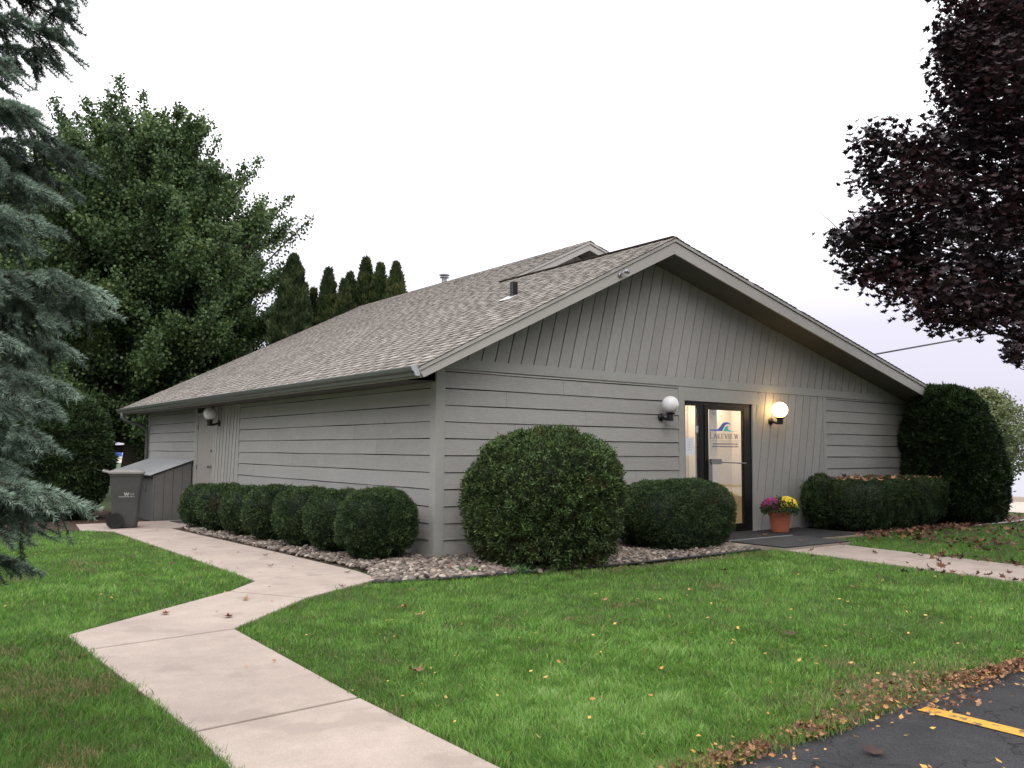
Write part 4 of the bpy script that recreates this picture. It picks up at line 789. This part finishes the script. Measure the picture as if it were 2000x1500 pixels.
def bough(tip, drop=.22, sub=9, dens=1., reach=.62):
    n_before = len(tt); tip = np.array(tip); root = np.array([tx, ty, tip[2]+.25+.12*rng.normal()]); n = 12; t = np.linspace(0, 1, n)
    P = root+(tip-root)*t[:, None]; P[:, 2] += drop*np.sin(t*np.pi)*.5+.07*(t**4)+(.10*rng.normal()*np.sin(t*np.pi)); P += rng.normal(size=(n, 3))*.012*(t*(1-t))[:, None]*4
    b.tube(P, np.linspace(.020, .003, n), 6); ax = unit(tip-root); side = unit(np.cross(ax, [0, 0, 1])); Ltot = np.linalg.norm(tip-root)
    # leader twig, then side twigs in pairs, each with its own side shoots and some hanging ones
    for i in range(n-8, n-1): tw0.append(P[i]); tw1.append(P[i+1]); tt.append(.35+.3*(i/(n-1)))
    for k in range(int(sub*dens*2.2)):
        u = 1-reach*rng.random()**1.15; i = min(int(u*(n-1)), n-2); f = u*(n-1)-i; q = P[i]*(1-f)+P[i+1]*f; s = rng.choice([-1, 1]); l = (.07+.20*(1-u)/reach*.9+.05*rng.random())
        d = unit(ax*(.75+.2*rng.random())+side*s*(.55+.4*rng.random())+np.array([0, 0, -.35+.3*rng.random()])); e_ = q+d*l; mid = (q+e_)/2+np.array([0, 0, .015]); tn = .45+.35*rng.random(); tw0.append(q); tw1.append(mid); tt.append(tn); tw0.append(mid); tw1.append(e_); tt.append(tn+.1)
        for s2 in range(rng.integers(1, 4)):
            g = q+(e_-q)*(.25+.6*rng.random()); d2 = unit(d+side*rng.normal()*.6+np.array([0, 0, -.55*rng.random()])); tw0.append(g); tw1.append(g+d2*(.06+.06*rng.random())); tt.append(tn)
        if rng.random() < .6:
            g = q; d2 = unit(ax*.35+np.array([0, 0, -.9])+randdir(1)[0]*.3); tw0.append(g); tw1.append(g+d2*(.08+.10*rng.random())); tt.append(.25+.2*rng.random())
    sh_ = rng.normal()*.10-(.16 if tip[2] > 2.2 else -.04)  # random bough tone; upper boughs darker, backlit shade put into the colour
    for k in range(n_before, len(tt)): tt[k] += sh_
TIPS = [tuple(np.array(T)+unit(np.array([tx, ty, T[2]])-np.array(T))*.12) for T in TIPS]
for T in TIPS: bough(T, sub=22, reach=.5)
# boughs off the left edge and all round the trunk
for z_ in np.arange(.7, 7.6, .30):
    for a in np.arange(0, 6.28, .75)+rng.random()*2:
        R_ = 1.75*(1-z_/8.4)**.75; p = np.array([tx+math.cos(a)*R_, ty+math.sin(a)*R_, z_])
        d_ = p-CAMP; rgt = d_@np.array(cr); dep = d_@np.array(cf)
        if dep < .7 or rgt/dep > -.66: continue
    bough(p, sub=8, dens=.8)
# fill close behind the visible tips
for T in TIPS[::1]:
    for k in range(1):
        p = np.array(T)*1.; d_ = unit(np.array([tx, ty, T[2]])-p); p = p+d_*(.18+.32*rng.random())+np.array([0, 0, rng.normal()*.10])+np.array([.06, .3, 0])*rng.random(); 
        rg = (p-CAMP)@np.array(cr)/((p-CAMP)@np.array(cf))
        if rg < -.545 and not 1.98 < p[2] < 2.32 and rng.random() < .5: bough(p, sub=14)
a0 = np.array(tw0); a1 = np.array(tw1); tt = np.array(tt); ln = np.linalg.norm(a1-a0, axis=1)
NPM = 1250; cnt = np.maximum(6, (ln*NPM).astype(int)); idx = np.repeat(np.arange(len(a0)), cnt); f = rng.random(len(idx)); P = a0[idx]+(a1-a0)[idx]*f[:, None]; ax_ = unit((a1-a0)[idx]); rd = randdir(len(idx)); rd = unit(rd-ax_*np.sum(rd*ax_, 1)[:, None]); rd[:, 2] += .25
A = unit(ax_*.75+rd*.85); L = .023*(.75+.4*rng.random(len(idx))); Wv = unit(np.cross(A, randdir(len(idx))))*.00135; tip = P+A*L[:, None]
V = np.stack([P-Wv, P+Wv, tip+Wv*.4], 1).reshape(-1, 3); F = np.arange(len(V)).reshape(-1, 3)
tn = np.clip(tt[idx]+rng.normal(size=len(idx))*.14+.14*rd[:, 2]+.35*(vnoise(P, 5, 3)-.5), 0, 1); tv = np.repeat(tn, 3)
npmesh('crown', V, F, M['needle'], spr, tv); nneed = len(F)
# twig wood
bt = MB()
u = unit(np.cross(a1-a0, [0.3, .2, .9])); w = unit(np.cross(a1-a0, u)); VV = []
for j in range(3): an = j*2.094; VV.append(a0+(u*math.cos(an)+w*math.sin(an))*.0028)
for j in range(3): an = j*2.094; VV.append(a1+(u*math.cos(an)+w*math.sin(an))*.0012)
VV = np.stack(VV, 1).reshape(-1, 3); base = np.arange(len(a0))[:, None]*6; FF = np.concatenate([base+np.array([[j, (j+1) % 3, 3+(j+1) % 3, 3+j]]) for j in range(3)])
npmesh('twigs', VV, FF, M['twig'], spr); b.build('trunk', M['twig'], spr, smooth=True)

# ================================================================== LINES AND SIGNS
def sagline(p0, p1, sag, r_): t = np.linspace(0, 1, 24); p0 = np.array(p0); p1 = np.array(p1); P = p0+(p1-p0)*t[:, None]; P[:, 2] -= sag*4*t*(1-t); return P
b = MB(); b.tube(sagline((11.2, 1.6, 3.35), (46, -6, 10.3), .1, 0), .022, 6); tag(b.build('power_line', M['cable'], smooth=True), 'dark overhead cable running from behind the roof to the right', 'cable')
def sign(name, x, y, zg, h, w, hh_, m, lab, diamond=False):
    s = tag(empty(name, (x, y, zg)), lab, 'sign'); b = MB(); b.tube([(x, y, zg), (x, y, zg+h)], .035, 8); b.build('post', M['post'], s); b = MB(); zc = zg+h-hh_/2
    P = [(x-w/2, y-.05, zc-hh_/2), (x+w/2, y-.05, zc-hh_/2), (x+w/2, y-.05, zc+hh_/2), (x-w/2, y-.05, zc+hh_/2)] if not diamond else [(x, y-.05, zc-hh_/2), (x+w/2, y-.05, zc), (x, y-.05, zc+hh_/2), (x-w/2, y-.05, zc)]
    b.prism(P, (0, .02, 0)); b.build('panel', m, s); return s
sign('road_sign', 7.10, 49.5, -.2, 1.35, .55, .34, M['signblue'], 'small blue rectangular sign far off between the left shrub and tree trunk')
s_ = sign('road_sign', 5.42, 39.6, -.2, 2.0, .42, .5, M['signyellow'], 'yellow diamond road sign far off beside the tree trunk', True)
b = MB(); b.box(5.25, 5.58, 39.54, 39.56, .95, 1.28); b.build('panel', M['signyellow'], s_)

# trees added out of frame to block low sky, reflected in the door glass
def add_blocker_tree(cx, cy, H, R_, seed, m):
    g = np.random.default_rng(seed); r = tag(empty('blocker_tree', (cx, cy, 0)), 'broadleaf tree added out of view to block low sky', 'tree', 'trees added out of view'); b = MB(); b.tube([(cx, cy, -.05), (cx+.1, cy, H*.3), (cx, cy, H*.8)], [.3, .22, .05], 8)
    n = 7000; d = g.normal(size=(n, 3)); d /= np.linalg.norm(d, axis=1)[:, None]; q = d*(g.random(n)**.4)[:, None]*np.array([R_, R_, H*.4]); q *= (1+.35*(vnoise(q, .8, seed)-.5))[:, None]; P = q+np.array([cx, cy, H*.58])
    V, F, _ = cards(P, g.normal(size=(n, 3)), g.normal(size=(n, 3)), .42*(.6+.8*g.random(n)), .34); npmesh('crown', V, F, m, r, np.repeat(g.random(n), 4)); b.build('trunk', M['bark'], r, smooth=True)
for i, (x_, y_, h_, r_) in enumerate([(-22, -18, 10, 4.5), (-14, -25, 11, 5), (-5, -28, 10, 5), (4, -29, 11, 5), (13, -27, 10, 4.6), (-24, -7, 10, 4.6), (-23, 3, 9, 4.2), (-19, 13, 10, 4.4)]): add_blocker_tree(x_, y_, h_, r_, 200+i, M['ginkgo'])
# ================================================================== GROUND COVER
rng = np.random.default_rng(5)
def inpoly(x, y, P):
    P = np.array(P); c = np.zeros(len(x), bool); j = len(P)-1
    for i in range(len(P)):
        xi, yi = P[i]; xj, yj = P[j]; c ^= ((yi > y) != (yj > y)) & (x < (xj-xi)*(y-yi)/(yj-yi+1e-12)+xi); j = i
    return c
LWN = [
 # front lawn between the two walks
 [(-3.46, -6.68), (-3.50, -4.88), (-3.42, -2.73), (-2.47, -1.80), (-1.36, -1.14), (-1.0, -1.56), (-.3, -1.66), (.8, -1.78), (1.9, -1.81), (3.1, -1.78), (4.42, -1.70), (4.42, -1.95), (4.23, -3.5), (4.03, -5.05), (3.84, -6.60), (1.5, -6.60), (-.2, -6.56), (-1.2, -6.64), (-1.9, -6.70), (-2.6, -6.68)],
 # right lawn
 [(5.81, -1.9), (6.05, -1.38), (7.2, -1.18), (8.6, -1.36), (11, -1.52), (13.2, -1.47), (14.7, -.8), (15.3, .3), (15.6, 0), (15.6, -14), (5.25, -14), (5.25, -6.62), (5.44, -5.05), (5.62, -3.5)],
 # left lawn
 [(-4.40, -7.1), (-4.40, -4.94), (-4.47, -2.86), (-4.49, -2.29), (-2.91, -1.04), (-2.49, -.56), (-2.36, 2.2), (-2.24, 4.95), (-2.16, 7.2), (-2.6, 7.95), (-4.5, 8.6), (-14, 8.6), (-14, -7.1)],
 # verge by the lake
 [(21.8, -20), (24.2, -20), (24.2, 30), (21.8, 30)]]
def grass(ntarget, D0, D1):
    """blades with density falling as 1/D^2 (polar around the front of the lot)"""
    n = int(ntarget); D = D0*(D1/D0)**rng.random(n); an = rng.uniform(-.12, 1.62, n); x = CAMP[0]+D*np.sin(an); y = CAMP[1]+D*np.cos(an); return x, y, D
x, y, D = grass(1150000, 2.2, 24)
x2_, y2_, D2 = rng.uniform(21.8, 24.2, 40000), rng.uniform(-6, 14, 40000), None
x = np.r_[x, x2_]; y = np.r_[y, y2_]; D = np.hypot(x-CAMP[0], y-CAMP[1])
ok = np.zeros(len(x), bool)
jx = x+rng.normal(size=len(x))*.018; jy = y+rng.normal(size=len(x))*.018
for P in LWN: ok |= inpoly(jx, jy, P)
x, y, D = x[ok], y[ok], D[ok]; n = len(x)
P3 = np.c_[x, y, np.zeros(n)]
patch = vnoise(P3, .75, 2)*.55+vnoise(P3, 2.6, 4)*.45; fine = vnoise(P3, 9, 6)
dead = np.exp(-(((x+.9)/.75)**2+((y+6.42)/.24)**2))+1.3*np.exp(-(((x-2.3)/1.3)**2+((y+1.90)/.16)**2))+.5*np.exp(-((y+6.62)/.10)**2)*(x > -3.4)*(x < 4)+.35*np.exp(-(((x+4.9)/.5)**2+((y+3.6)/.6)**2))
dead = dead*(.4+1.0*vnoise(P3, 6, 8))
keepd = rng.random(n) > np.clip(dead*1.0-.15, 0, .72); x, y, D, patch, fine, dead = (q[keepd] for q in (x, y, D, patch, fine, dead)); n = len(x); P3 = np.c_[x, y, np.zeros(n)]
h = (.023+.019*rng.random(n))*(.7+.6*patch)*(1+.25*(fine-.5)); h *= np.where(rng.random(n) < .03, 1.7, 1); h *= np.where(dead > .5, .6, 1); tuft = vnoise(P3, 4.2, 21) > .70; h *= np.where(tuft, 1.35, 1)
flow = vnoise(P3, 1.6, 11)*12.6; an = flow+rng.normal(size=n)*1.7; lean = (.25+.75*rng.random(n))*h
wd_ = np.clip(.00105*D, .0032, .011)*(.75+.5*rng.random(n)); f2 = rng.random(n)*6.283
zg = gz(x, y)-.004; u = np.c_[np.cos(f2), np.sin(f2), np.zeros(n)]*wd_[:, None]/2
B = np.c_[x, y, zg]; T = B+np.c_[np.cos(an)*lean, np.sin(an)*lean, h]; Mm = B*.5+T*.5+np.c_[-np.cos(an)*lean*.22, -np.sin(an)*lean*.22, h*.10]
near = D < 7
V1 = np.stack([B-u, B+u, Mm+u*.75, T, Mm-u*.75], 1)
nr_ = V1[near].reshape(-1, 3); k = near.sum(); Fq = np.arange(k)[:, None]*5+np.array([0, 1, 2, 4]); Ft = np.arange(k)[:, None]*5+np.array([4, 2, 3])
fr_ = np.stack([B-u, B+u, T], 1)[~near].reshape(-1, 3); k2 = (~near).sum()
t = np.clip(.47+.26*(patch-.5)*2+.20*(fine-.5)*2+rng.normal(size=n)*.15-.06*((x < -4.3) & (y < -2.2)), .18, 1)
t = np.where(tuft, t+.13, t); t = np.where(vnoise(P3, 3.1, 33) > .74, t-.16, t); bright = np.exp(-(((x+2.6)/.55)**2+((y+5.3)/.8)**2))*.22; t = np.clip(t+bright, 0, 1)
t = np.where(rng.random(n) < np.clip(dead*.9, 0, .9)+.035, .0+.12*rng.random(n), t)
tri = np.vstack([Fq[:, [0, 1, 2]], Fq[:, [0, 2, 3]], Ft]); 
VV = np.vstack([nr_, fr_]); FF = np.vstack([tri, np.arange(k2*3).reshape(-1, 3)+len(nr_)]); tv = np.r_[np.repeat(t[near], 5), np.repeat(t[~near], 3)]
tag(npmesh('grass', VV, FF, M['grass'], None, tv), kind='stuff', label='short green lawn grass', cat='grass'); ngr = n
# tuft of grass in the pebbles by the side walk
# river pebbles
def ico(sub):
    import bmesh
    bm = bmesh.new(); bmesh.ops.create_icosphere(bm, subdivisions=sub, radius=1); bm.verts.ensure_lookup_table(); V = np.array([v.co[:] for v in bm.verts]); F = np.array([[v.index for v in f.verts] for f in bm.faces]); bm.free(); return V, F
IV, IF = ico(2)
def pebbles(polys, dens, zfun):
    out = []
    for P in polys:
        a = np.array(P); x0, y0 = a.min(0); x1, y1 = a.max(0); m = int((x1-x0)*(y1-y0)*dens); x = rng.uniform(x0, x1, m); y = rng.uniform(y0, y1, m); k = inpoly(x, y, P); out.append(np.c_[x[k], y[k]])
    Q = np.vstack(out); m = len(Q); s = .019+.024*rng.random(m)**1.5; sc3 = np.c_[s*(1+.5*rng.random(m)), s*(.8+.3*rng.random(m)), s*(.5+.25*rng.random(m))]
    az = rng.random(m)*6.283; c, s_ = np.cos(az), np.sin(az); V = IV[None]*sc3[:, None]; V = V*(1+.16*(vnoise((IV[None]+rng.random((m, 1, 3))*50).reshape(-1, 3), 1.3, 3).reshape(m, -1, 1)-.5))
    tl = rng.normal(size=(m, 1))*.35; X = V[:, :, 0]*c[:, None]-V[:, :, 1]*s_[:, None]; Yy = V[:, :, 0]*s_[:, None]+V[:, :, 1]*c[:, None]; Zz = V[:, :, 2]+V[:, :, 0]*tl
    z = gz(Q[:, 0], Q[:, 1])+.012+.022*rng.random(m); V = np.stack([X+Q[:, :1], Yy+Q[:, 1:2], Zz+z[:, None]], -1).reshape(-1, 3)
    F = (np.arange(m)[:, None, None]*len(IV)+IF[None]).reshape(-1, 3); tt_ = np.clip(rng.beta(2.2, 2.2, m)+.0, 0, 1); return V, F, np.repeat(tt_, len(IV)), m
PB = [[(-1.52, -1.32), (-.8, -1.56), (0, -1.66), (.8, -1.73), (1.9, -1.76), (3.1, -1.72), (4.2, -1.62), (4.1, -1.37), (3.9, -1.2), (3.9, -.06), (.02, -.06), (-.04, .3), (-1.16, .5), (-1.2, -.6)], [(-1.19, .4), (-.06, .4), (-.06, 7.6), (-1.02, 7.15), (-1.10, 5)]]
V, F, tp, npeb = pebbles(PB, 560, None); tag(npmesh('pebbles', V, F, M['pebble'], None, tp, smooth=True), kind='stuff', label='river pebbles in the beds round the building corner', cat='pebbles')
# fallen leaves
def leafset(name, Q, size, m, label, zoff=.0, shape='dia', sw=.7, tlo=0., thi=1., flat_=.35):
    k = len(Q); an = rng.random(k)*6.283; A = np.c_[np.cos(an), np.sin(an), rng.normal(size=k)*flat_]; W_ = np.c_[-np.sin(an), np.cos(an), rng.normal(size=k)*flat_*1.2]; L = size*(.55+.8*rng.random(k))
    P = np.c_[Q, gz(Q[:, 0], Q[:, 1])+zoff+.008+.010*rng.random(k)]; V, F, kk = cards(P, A, W_, L, L*sw, shape); o = npmesh(name, V, F, m, None, np.repeat(rng.uniform(tlo, thi, k), kk)); 
    return tag(o, label, 'leaves', kind='stuff')
def uni(x0, x1, y0, y1, m): return np.c_[rng.uniform(x0, x1, m), rng.uniform(y0, y1, m)]
# drift along the parking edge, thickest round the bare patch
xx = rng.uniform(-3.0, 5.2, 6200); w_ = .05+.22*np.exp(-((xx+.95)/.55)**2)+.05*np.exp(-((xx+2.1)/.4)**2); yy = -6.65+rng.normal(size=6200)*w_*.6+.30*w_; Qd = np.c_[xx, yy]; dn = vnoise(np.c_[xx, yy, xx*0], 3.2, 9)*.6+vnoise(np.c_[xx, yy, xx*0], 9, 12)*.4+.22*np.exp(-((xx+.95)/.6)**2); Qd = Qd[rng.random(len(xx)) < np.clip((dn-.36)*2.6, .05, 1)]
leafset('fallen_leaves', Qd, .030, M['leafbrown'], 'drift of small brown leaves along the edge of the parking lot', tlo=.1, thi=1, zoff=.004, shape='map', sw=.8, flat_=.6)
Qd2 = np.c_[rng.uniform(-3, 4, 420), -6.7+rng.normal(size=420)*.12]
leafset('fallen_leaves', Qd2, .029, M['leafyellow'], 'orange and yellow leaves mixed in the drift by the parking lot', tlo=.1, thi=.9, zoff=.006)
def mask(Q, polys):
    k = np.zeros(len(Q), bool)
    for P in polys: k |= inpoly(Q[:, 0], Q[:, 1], P)
    return Q[k]
leafset('fallen_leaves', mask(uni(-3.4, 4.3, -6.7, -3.0, 210), LWN[:1]), .029, M['leafyellow'], 'small yellow leaves dotted over the front lawn', zoff=.035, tlo=.4)
leafset('fallen_leaves', uni(-2.6, 3.5, -9, -6.8, 150), .029, M['leafyellow'], 'small yellow leaves dotted over the parking lot', tlo=.35)
leafset('fallen_leaves', mask(uni(-6, -2.2, -6.5, 5, 70), LWN[2:3]), .029, M['leafyellow'], 'small pale leaves dotted over the left lawn', zoff=.03, tlo=.2)
wk = np.vstack([mask(uni(-4.5, -1.0, -7, 7, 160), walk_polys)]); leafset('fallen_leaves', wk, .03, M['leafbrown'], 'small leaf crumbs scattered on the walkway', zoff=.016, tlo=.5)
ent_l = np.r_[uni(4.0, 5.7, -6.6, -2.1, 30), np.c_[5.28+.1*rng.normal(size=60)+.17*0+rng.uniform(0, .3, 60), rng.uniform(-6.6, -3.2, 60)], np.c_[4.05+.1*rng.normal(size=30), rng.uniform(-6.0, -4.0, 30)]]
leafset('fallen_leaves', ent_l, .09, M['leafbrown'], 'purple-brown maple leaves on and beside the entrance walk', zoff=.02, shape='map', sw=.9, tlo=0, thi=.6, flat_=.5)
Qr = uni(5.5, 14, -8, -1.6, 1900); kk_ = vnoise(np.c_[Qr, np.zeros(len(Qr))], .9, 3) > .50; Qr = mask(Qr[kk_], LWN[1:2])
leafset('fallen_leaves', Qr, .10, M['leafbrown'], 'dark maple leaves thick on the lawn right of the entrance walk', zoff=.035, shape='map', sw=.9, tlo=0, thi=.75, flat_=.5)
Qm = np.r_[np.c_[rng.uniform(7.2, 13, 420), -1.28+rng.normal(size=420)*.12], uni(12, 14.9, -1.2, 1, 160)]
leafset('fallen_leaves', Qm, .07, M['leafbrown'], 'dead leaves on the mulch in front of the long hedge', zoff=.015, shape='map', sw=.9, tlo=.1, thi=.8, flat_=.4)
# dead leaves caught on the long hedge
Qh = np.c_[rng.uniform(7.9, 11.1, 210), -.62+rng.normal(size=210)*.2]; o_ = leafset('fallen_leaves', Qh, .09, M['leafbrown'], 'dead brown leaves lying on top of the long hedge', zoff=.885, shape='map', sw=.9, tlo=.4, thi=1, flat_=.4)
leafset('fallen_leaves', np.r_[uni(-1.15, .0, -1.4, 7, 60), uni(0, 3.9, -1.7, -1.2, 40)], .06, M['leafbrown'], 'brown leaves scattered on the pebble beds', zoff=.03, shape='map', sw=.9, tlo=.2, thi=.9)
# single large leaves one can pick out
proto = None
BIG = [(-3.30, -2.32, 'on the walkway where it turns', .5, .115), (-2.98, -1.60, 'on the walkway near its bend', .75, .10), (-3.67, -1.9, 'at the lawn edge left of the walkway bend', .8, .11), (-1.9, .45, 'on the side walk beside the pebble bed', .55, .10), (-1.52, 1.6, 'on the side walk, close to the row of yews', .3, .09), (-2.05, 2.9, 'on the side walk near the left lawn', .3, .09), (-1.45, -.55, 'on the side walk at the pebble corner', .25, .10), (-1.95, -1.45, 'at the lawn tip beside the walkway', .3, .09), (-4.75, -.25, 'on the left lawn, nearest the spruce', .2, .12), (-3.02, 2.25, 'dark, on the left lawn by the side walk', .1, .12), (-2.85, 1.15, 'on the left lawn close to the side walk', .2, .10),
       (-2.02, -2.85, 'one of a pair on the front lawn', .75, .12), (-2.1, -3.15, 'second of a pair on the front lawn', .8, .12), (-1.55, -2.10, 'on the front lawn near the pebble bed', .6, .10), (-3.02, -4.72, 'large, on the front lawn beside the walkway', .55, .14), (-.45, -3.5, 'on the middle of the front lawn', .7, .10), (-.35, -5.35, 'dark, on the front lawn near the parking lot', .15, .12), (2.1, -4.4, 'on the right part of the front lawn', .65, .12), (2.95, -3.6, 'on the front lawn near the entrance walk', .2, .12), (2.0, -2.9, 'dark, on the front lawn before the entrance', .15, .12), (2.85, -5.75, 'dark standing leaf at the right edge of the front lawn', .1, .14), (-2.05, -6.98, 'dark crumpled leaf on the parking lot edge', .05, .13), (-.85, -7.25, 'big brown leaf at the end of the yellow line', .6, .16), (5.3, -1.55, 'on the ribbed entrance mat', .6, .10), (5.6, -.7, 'on the long mat before the flower pot', .7, .09)]
def onwalk(x, y): return any(inpoly(np.array([x]), np.array([y]), P)[0] for P in walk_polys+ent)
for (lx, ly, lb, tn, s_) in BIG:
    an = rng.random()*6.283; base = .020 if onwalk(lx, ly) else (.060 if (4 < lx < 7.4 and -1.95 < ly < 0) else (.002 if ly < -6.8 else .04))
    V, F, kk = cards(np.zeros((1, 3)), np.array([[math.cos(an), math.sin(an), .06]]), np.array([[-math.sin(an), math.cos(an), .15]]), s_*.85, s_*.75, 'map')
    o = npmesh('maple_leaf', V, F, M['leafbrown'], None, np.full(kk, tn)); o.location = (lx, ly, float(gz(lx, ly))+base)
    tag(o, 'fallen maple leaf '+lb, 'leaf', 'large fallen maple leaves')
print('COUNTS ginkgo', ng, ng2, 'maple', nmap, 'needles', nneed, 'grass', ngr, 'pebbles', npeb)
